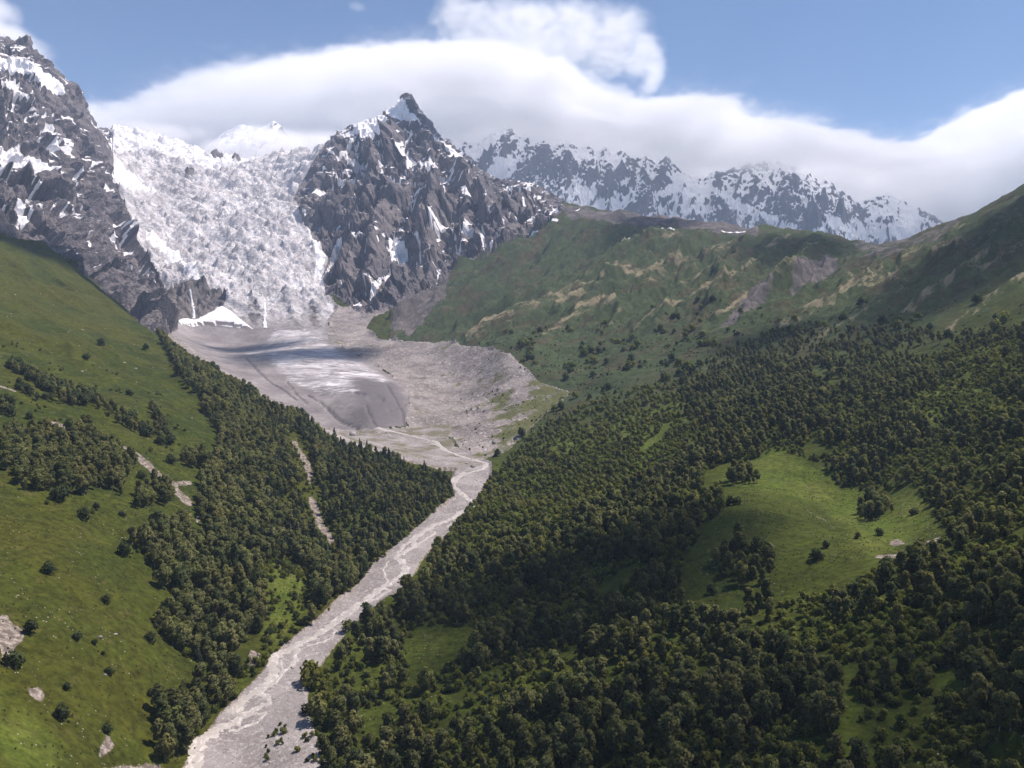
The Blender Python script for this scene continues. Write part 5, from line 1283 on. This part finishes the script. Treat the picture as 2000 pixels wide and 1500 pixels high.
# ragged cloud on the left summit and small puffs
g = GN('cloud_wisp'); Yw = 3300.0
def W(px, py, rx, ry, Y=Yw): return (xat(px, Y), Y, zat(py, Y)), (rx / FPX * Y, 200, ry / FPX * Y)
f = None
for c, r in (W(15, 95, 62, 38), W(-60, 60, 90, 70), W(50, 110, 40, 24), W(8, 12, 48, 36), W(-60, -20, 70, 60), W(62, 92, 52, 36), W(92, 122, 30, 22), W(30, 60, 40, 34)):
    b = g.blob(c, r); f = b if f is None else g.math('MAXIMUM', f, b)
f = g.math('ADD', f, g.math('MULTIPLY', g.math('SUBTRACT', g.noise((170, 200, 110), 6, .62, dist=1.0), .5), 1.7))
cloud('cloud_wisp', 'ragged white cloud clinging to the left summit', g, g.remap(f, .05, .9, smooth=True), (xat(-170, Yw), 3080, zat(190, Yw)), (xat(150, Yw), 3520, zat(-100, Yw)), (90, 44, 90), cloud_material('cloud_wisp', .014))
for i, (px, py, rx, ry, lab) in enumerate(((385, 148, 30, 12, 'tiny white puff above the left end of the cloud bank'), (704, 13, 24, 7, 'tiny flat puff at the top edge of the sky'), (1500, 222, 22, 10, 'little wisp above the middle of the cloud bank'), (1868, 222, 30, 20, 'little ragged tower on the rising right end of the cloud bank'))):
    g = GN('cloud_puff'); Yq = 6200.0
    c = (xat(px, Yq), Yq, zat(py, Yq)); r = (rx / FPX * Yq, 130, ry / FPX * Yq)
    f = g.math('ADD', g.blob(c, r), g.math('MULTIPLY', g.math('SUBTRACT', g.noise((120, 160, 70), 5, .6, off=(i * 3.1, 0, 0), dist=.8), .5), 1.8))
    cloud('cloud_puff', lab, g, g.remap(f, .1, .9, smooth=True), tuple(c[k] - 1.7 * r[k] for k in range(3)), tuple(c[k] + 1.7 * r[k] for k in range(3)), (44, 30, 30), cloud_material('cloud_puff', .0035), 'small puffs near the cloud bank')

g = GN('cloud_mist'); f = None
for c, r in (W(470, 300, 90, 30, 4250), W(570, 292, 90, 44, 4250), W(640, 285, 60, 34, 4250), W(300, 262, 130, 26, 4250), W(520, 262, 70, 20, 4250)):
    b = g.blob(c, (r[0], 170, r[2])); f = b if f is None else g.math('MAXIMUM', f, b)
f = g.math('ADD', f, g.math('MULTIPLY', g.math('SUBTRACT', g.noise((260, 240, 120), 6, .6, dist=1.0), .5), 1.3))
cloud('cloud_mist', 'thin mist drifting in front of the pale summit behind the icefall', g, g.remap(f, .05, 1.0, smooth=True), (xat(120, 4250), 4060, zat(345, 4250)), (xat(740, 4250), 4440, zat(205, 4250)), (120, 40, 40), cloud_material('cloud_mist', .022))

# clouds overhead, out of frame, whose shadows lie on the ground
def overhead(ground_pts, thick, H, label, dens, seed, rad=1.0):
    g = GN('overhead_cloud'); s = SUN_DIR / SUN_DIR[2]; f = None; lo = [1e9] * 3; hi = [-1e9] * 3
    for (gx, gy, gz, rx, ry) in ground_pts:
        c = (gx + s[0] * (H - gz), gy + s[1] * (H - gz), H)
        r = (rx * rad, ry * rad, thick)
        b = g.blob(c, r); f = b if f is None else g.math('SMOOTH_MAX', f, b, .2)
        for k in range(3): lo[k] = min(lo[k], c[k] - 1.45 * r[k]); hi[k] = max(hi[k], c[k] + 1.45 * r[k])
    ext = max(p[3] for p in ground_pts)
    n = g.noise((ext * 1.1, ext * .8, thick * 2), 4, .5, off=(seed, seed * 2, 0))
    f = g.math('ADD', f, g.math('MULTIPLY', g.math('SUBTRACT', n, .5), 1.1))
    cloud('overhead_cloud', label, g, g.remap(f, .0, .55, smooth=True), tuple(lo), tuple(hi), (72, 64, 20), cloud_material('overhead_cloud', dens), 'clouds overhead')
def gp(px, py, rx, ry, lo=150, hi=3600):
    a = on_ground(px, py, lo, hi); return (*a, rx, ry)
HC = 2300.0
overhead([gp(930, 1200, 36, 32), gp(1050, 1130, 55, 42), gp(1180, 1090, 66, 40), gp(1310, 1060, 62, 36), gp(1200, 1190, 66, 44)], 120, HC, 'broad grey cloud overhead that shades the near wood', .017, 1.0)
overhead([gp(1270, 1390, 62, 40), gp(1500, 1400, 80, 50), gp(1850, 1420, 80, 50), gp(1980, 1250, 60, 50), gp(1320, 1480, 70, 42)], 100, HC + 60, 'thin grey cloud overhead that dims the bottom of the right slope', .007, 3.0)
overhead([gp(480, 685, 110, 110), gp(560, 690, 120, 150), gp(640, 690, 100, 130)], 90, HC, 'small cloud overhead that shades the glacier tongue', .020, 4.0)
overhead([gp(60, 480, 150, 110, 900), gp(140, 520, 120, 90, 900), gp(240, 600, 90, 90, 900)], 100, HC, 'small cloud overhead that shades the top of the left meadow', .022, 7.0)
overhead([gp(840, 250, 90, 120, 2500), gp(800, 220, 60, 90, 2500)], 90, HC, 'small cloud overhead that shades the pyramid summit', .03, 9.0)
overhead([gp(1960, 440, 150, 160, 900), gp(1880, 520, 120, 120, 900), gp(1560, 480, 170, 150, 900), gp(1250, 450, 180, 150, 900), gp(1500, 660, 120, 70, 700)], 110, HC, 'broken cloud overhead that shades the bare ridge', .010, 12.0)

# ------------------------------------------------------------------ haze: the valley air, even density
import bmesh
bm = bmesh.new(); bmesh.ops.create_cube(bm, size=1)
zt = float(max(o.matrix_world.translation.z + max(v[2] for v in o.bound_box) for o in COL.objects if o.get('kind') == 'structure')) + 15
zb = float(min(min(v[2] for v in o.bound_box) for o in COL.objects if o.get('kind') == 'structure')) - 1
lo, hi = (-5200, -300, zb), (5200, 6450, zt)
for v in bm.verts: v.co = Vector([lo[k] if v.co[k] < 0 else hi[k] for k in range(3)])
me = bpy.data.meshes.new('haze'); bm.to_mesh(me); bm.free()
hz = bpy.data.objects.new('haze', me); COL.objects.link(hz)
s = NT('haze'); pv = s.n('ShaderNodeVolumePrincipled')
pv.inputs['Color'].default_value = (.58, .73, 1.0, 1); pv.inputs['Density'].default_value = 0.000066; pv.inputs['Anisotropy'].default_value = .0
s.link(pv.outputs[0], s.out.inputs['Volume']); me.materials.append(s.m)
set_props(hz, 'thin bluish haze filling the valley air', 'haze', kind='stuff')
print('haze top', zt, 'bottom', zb)
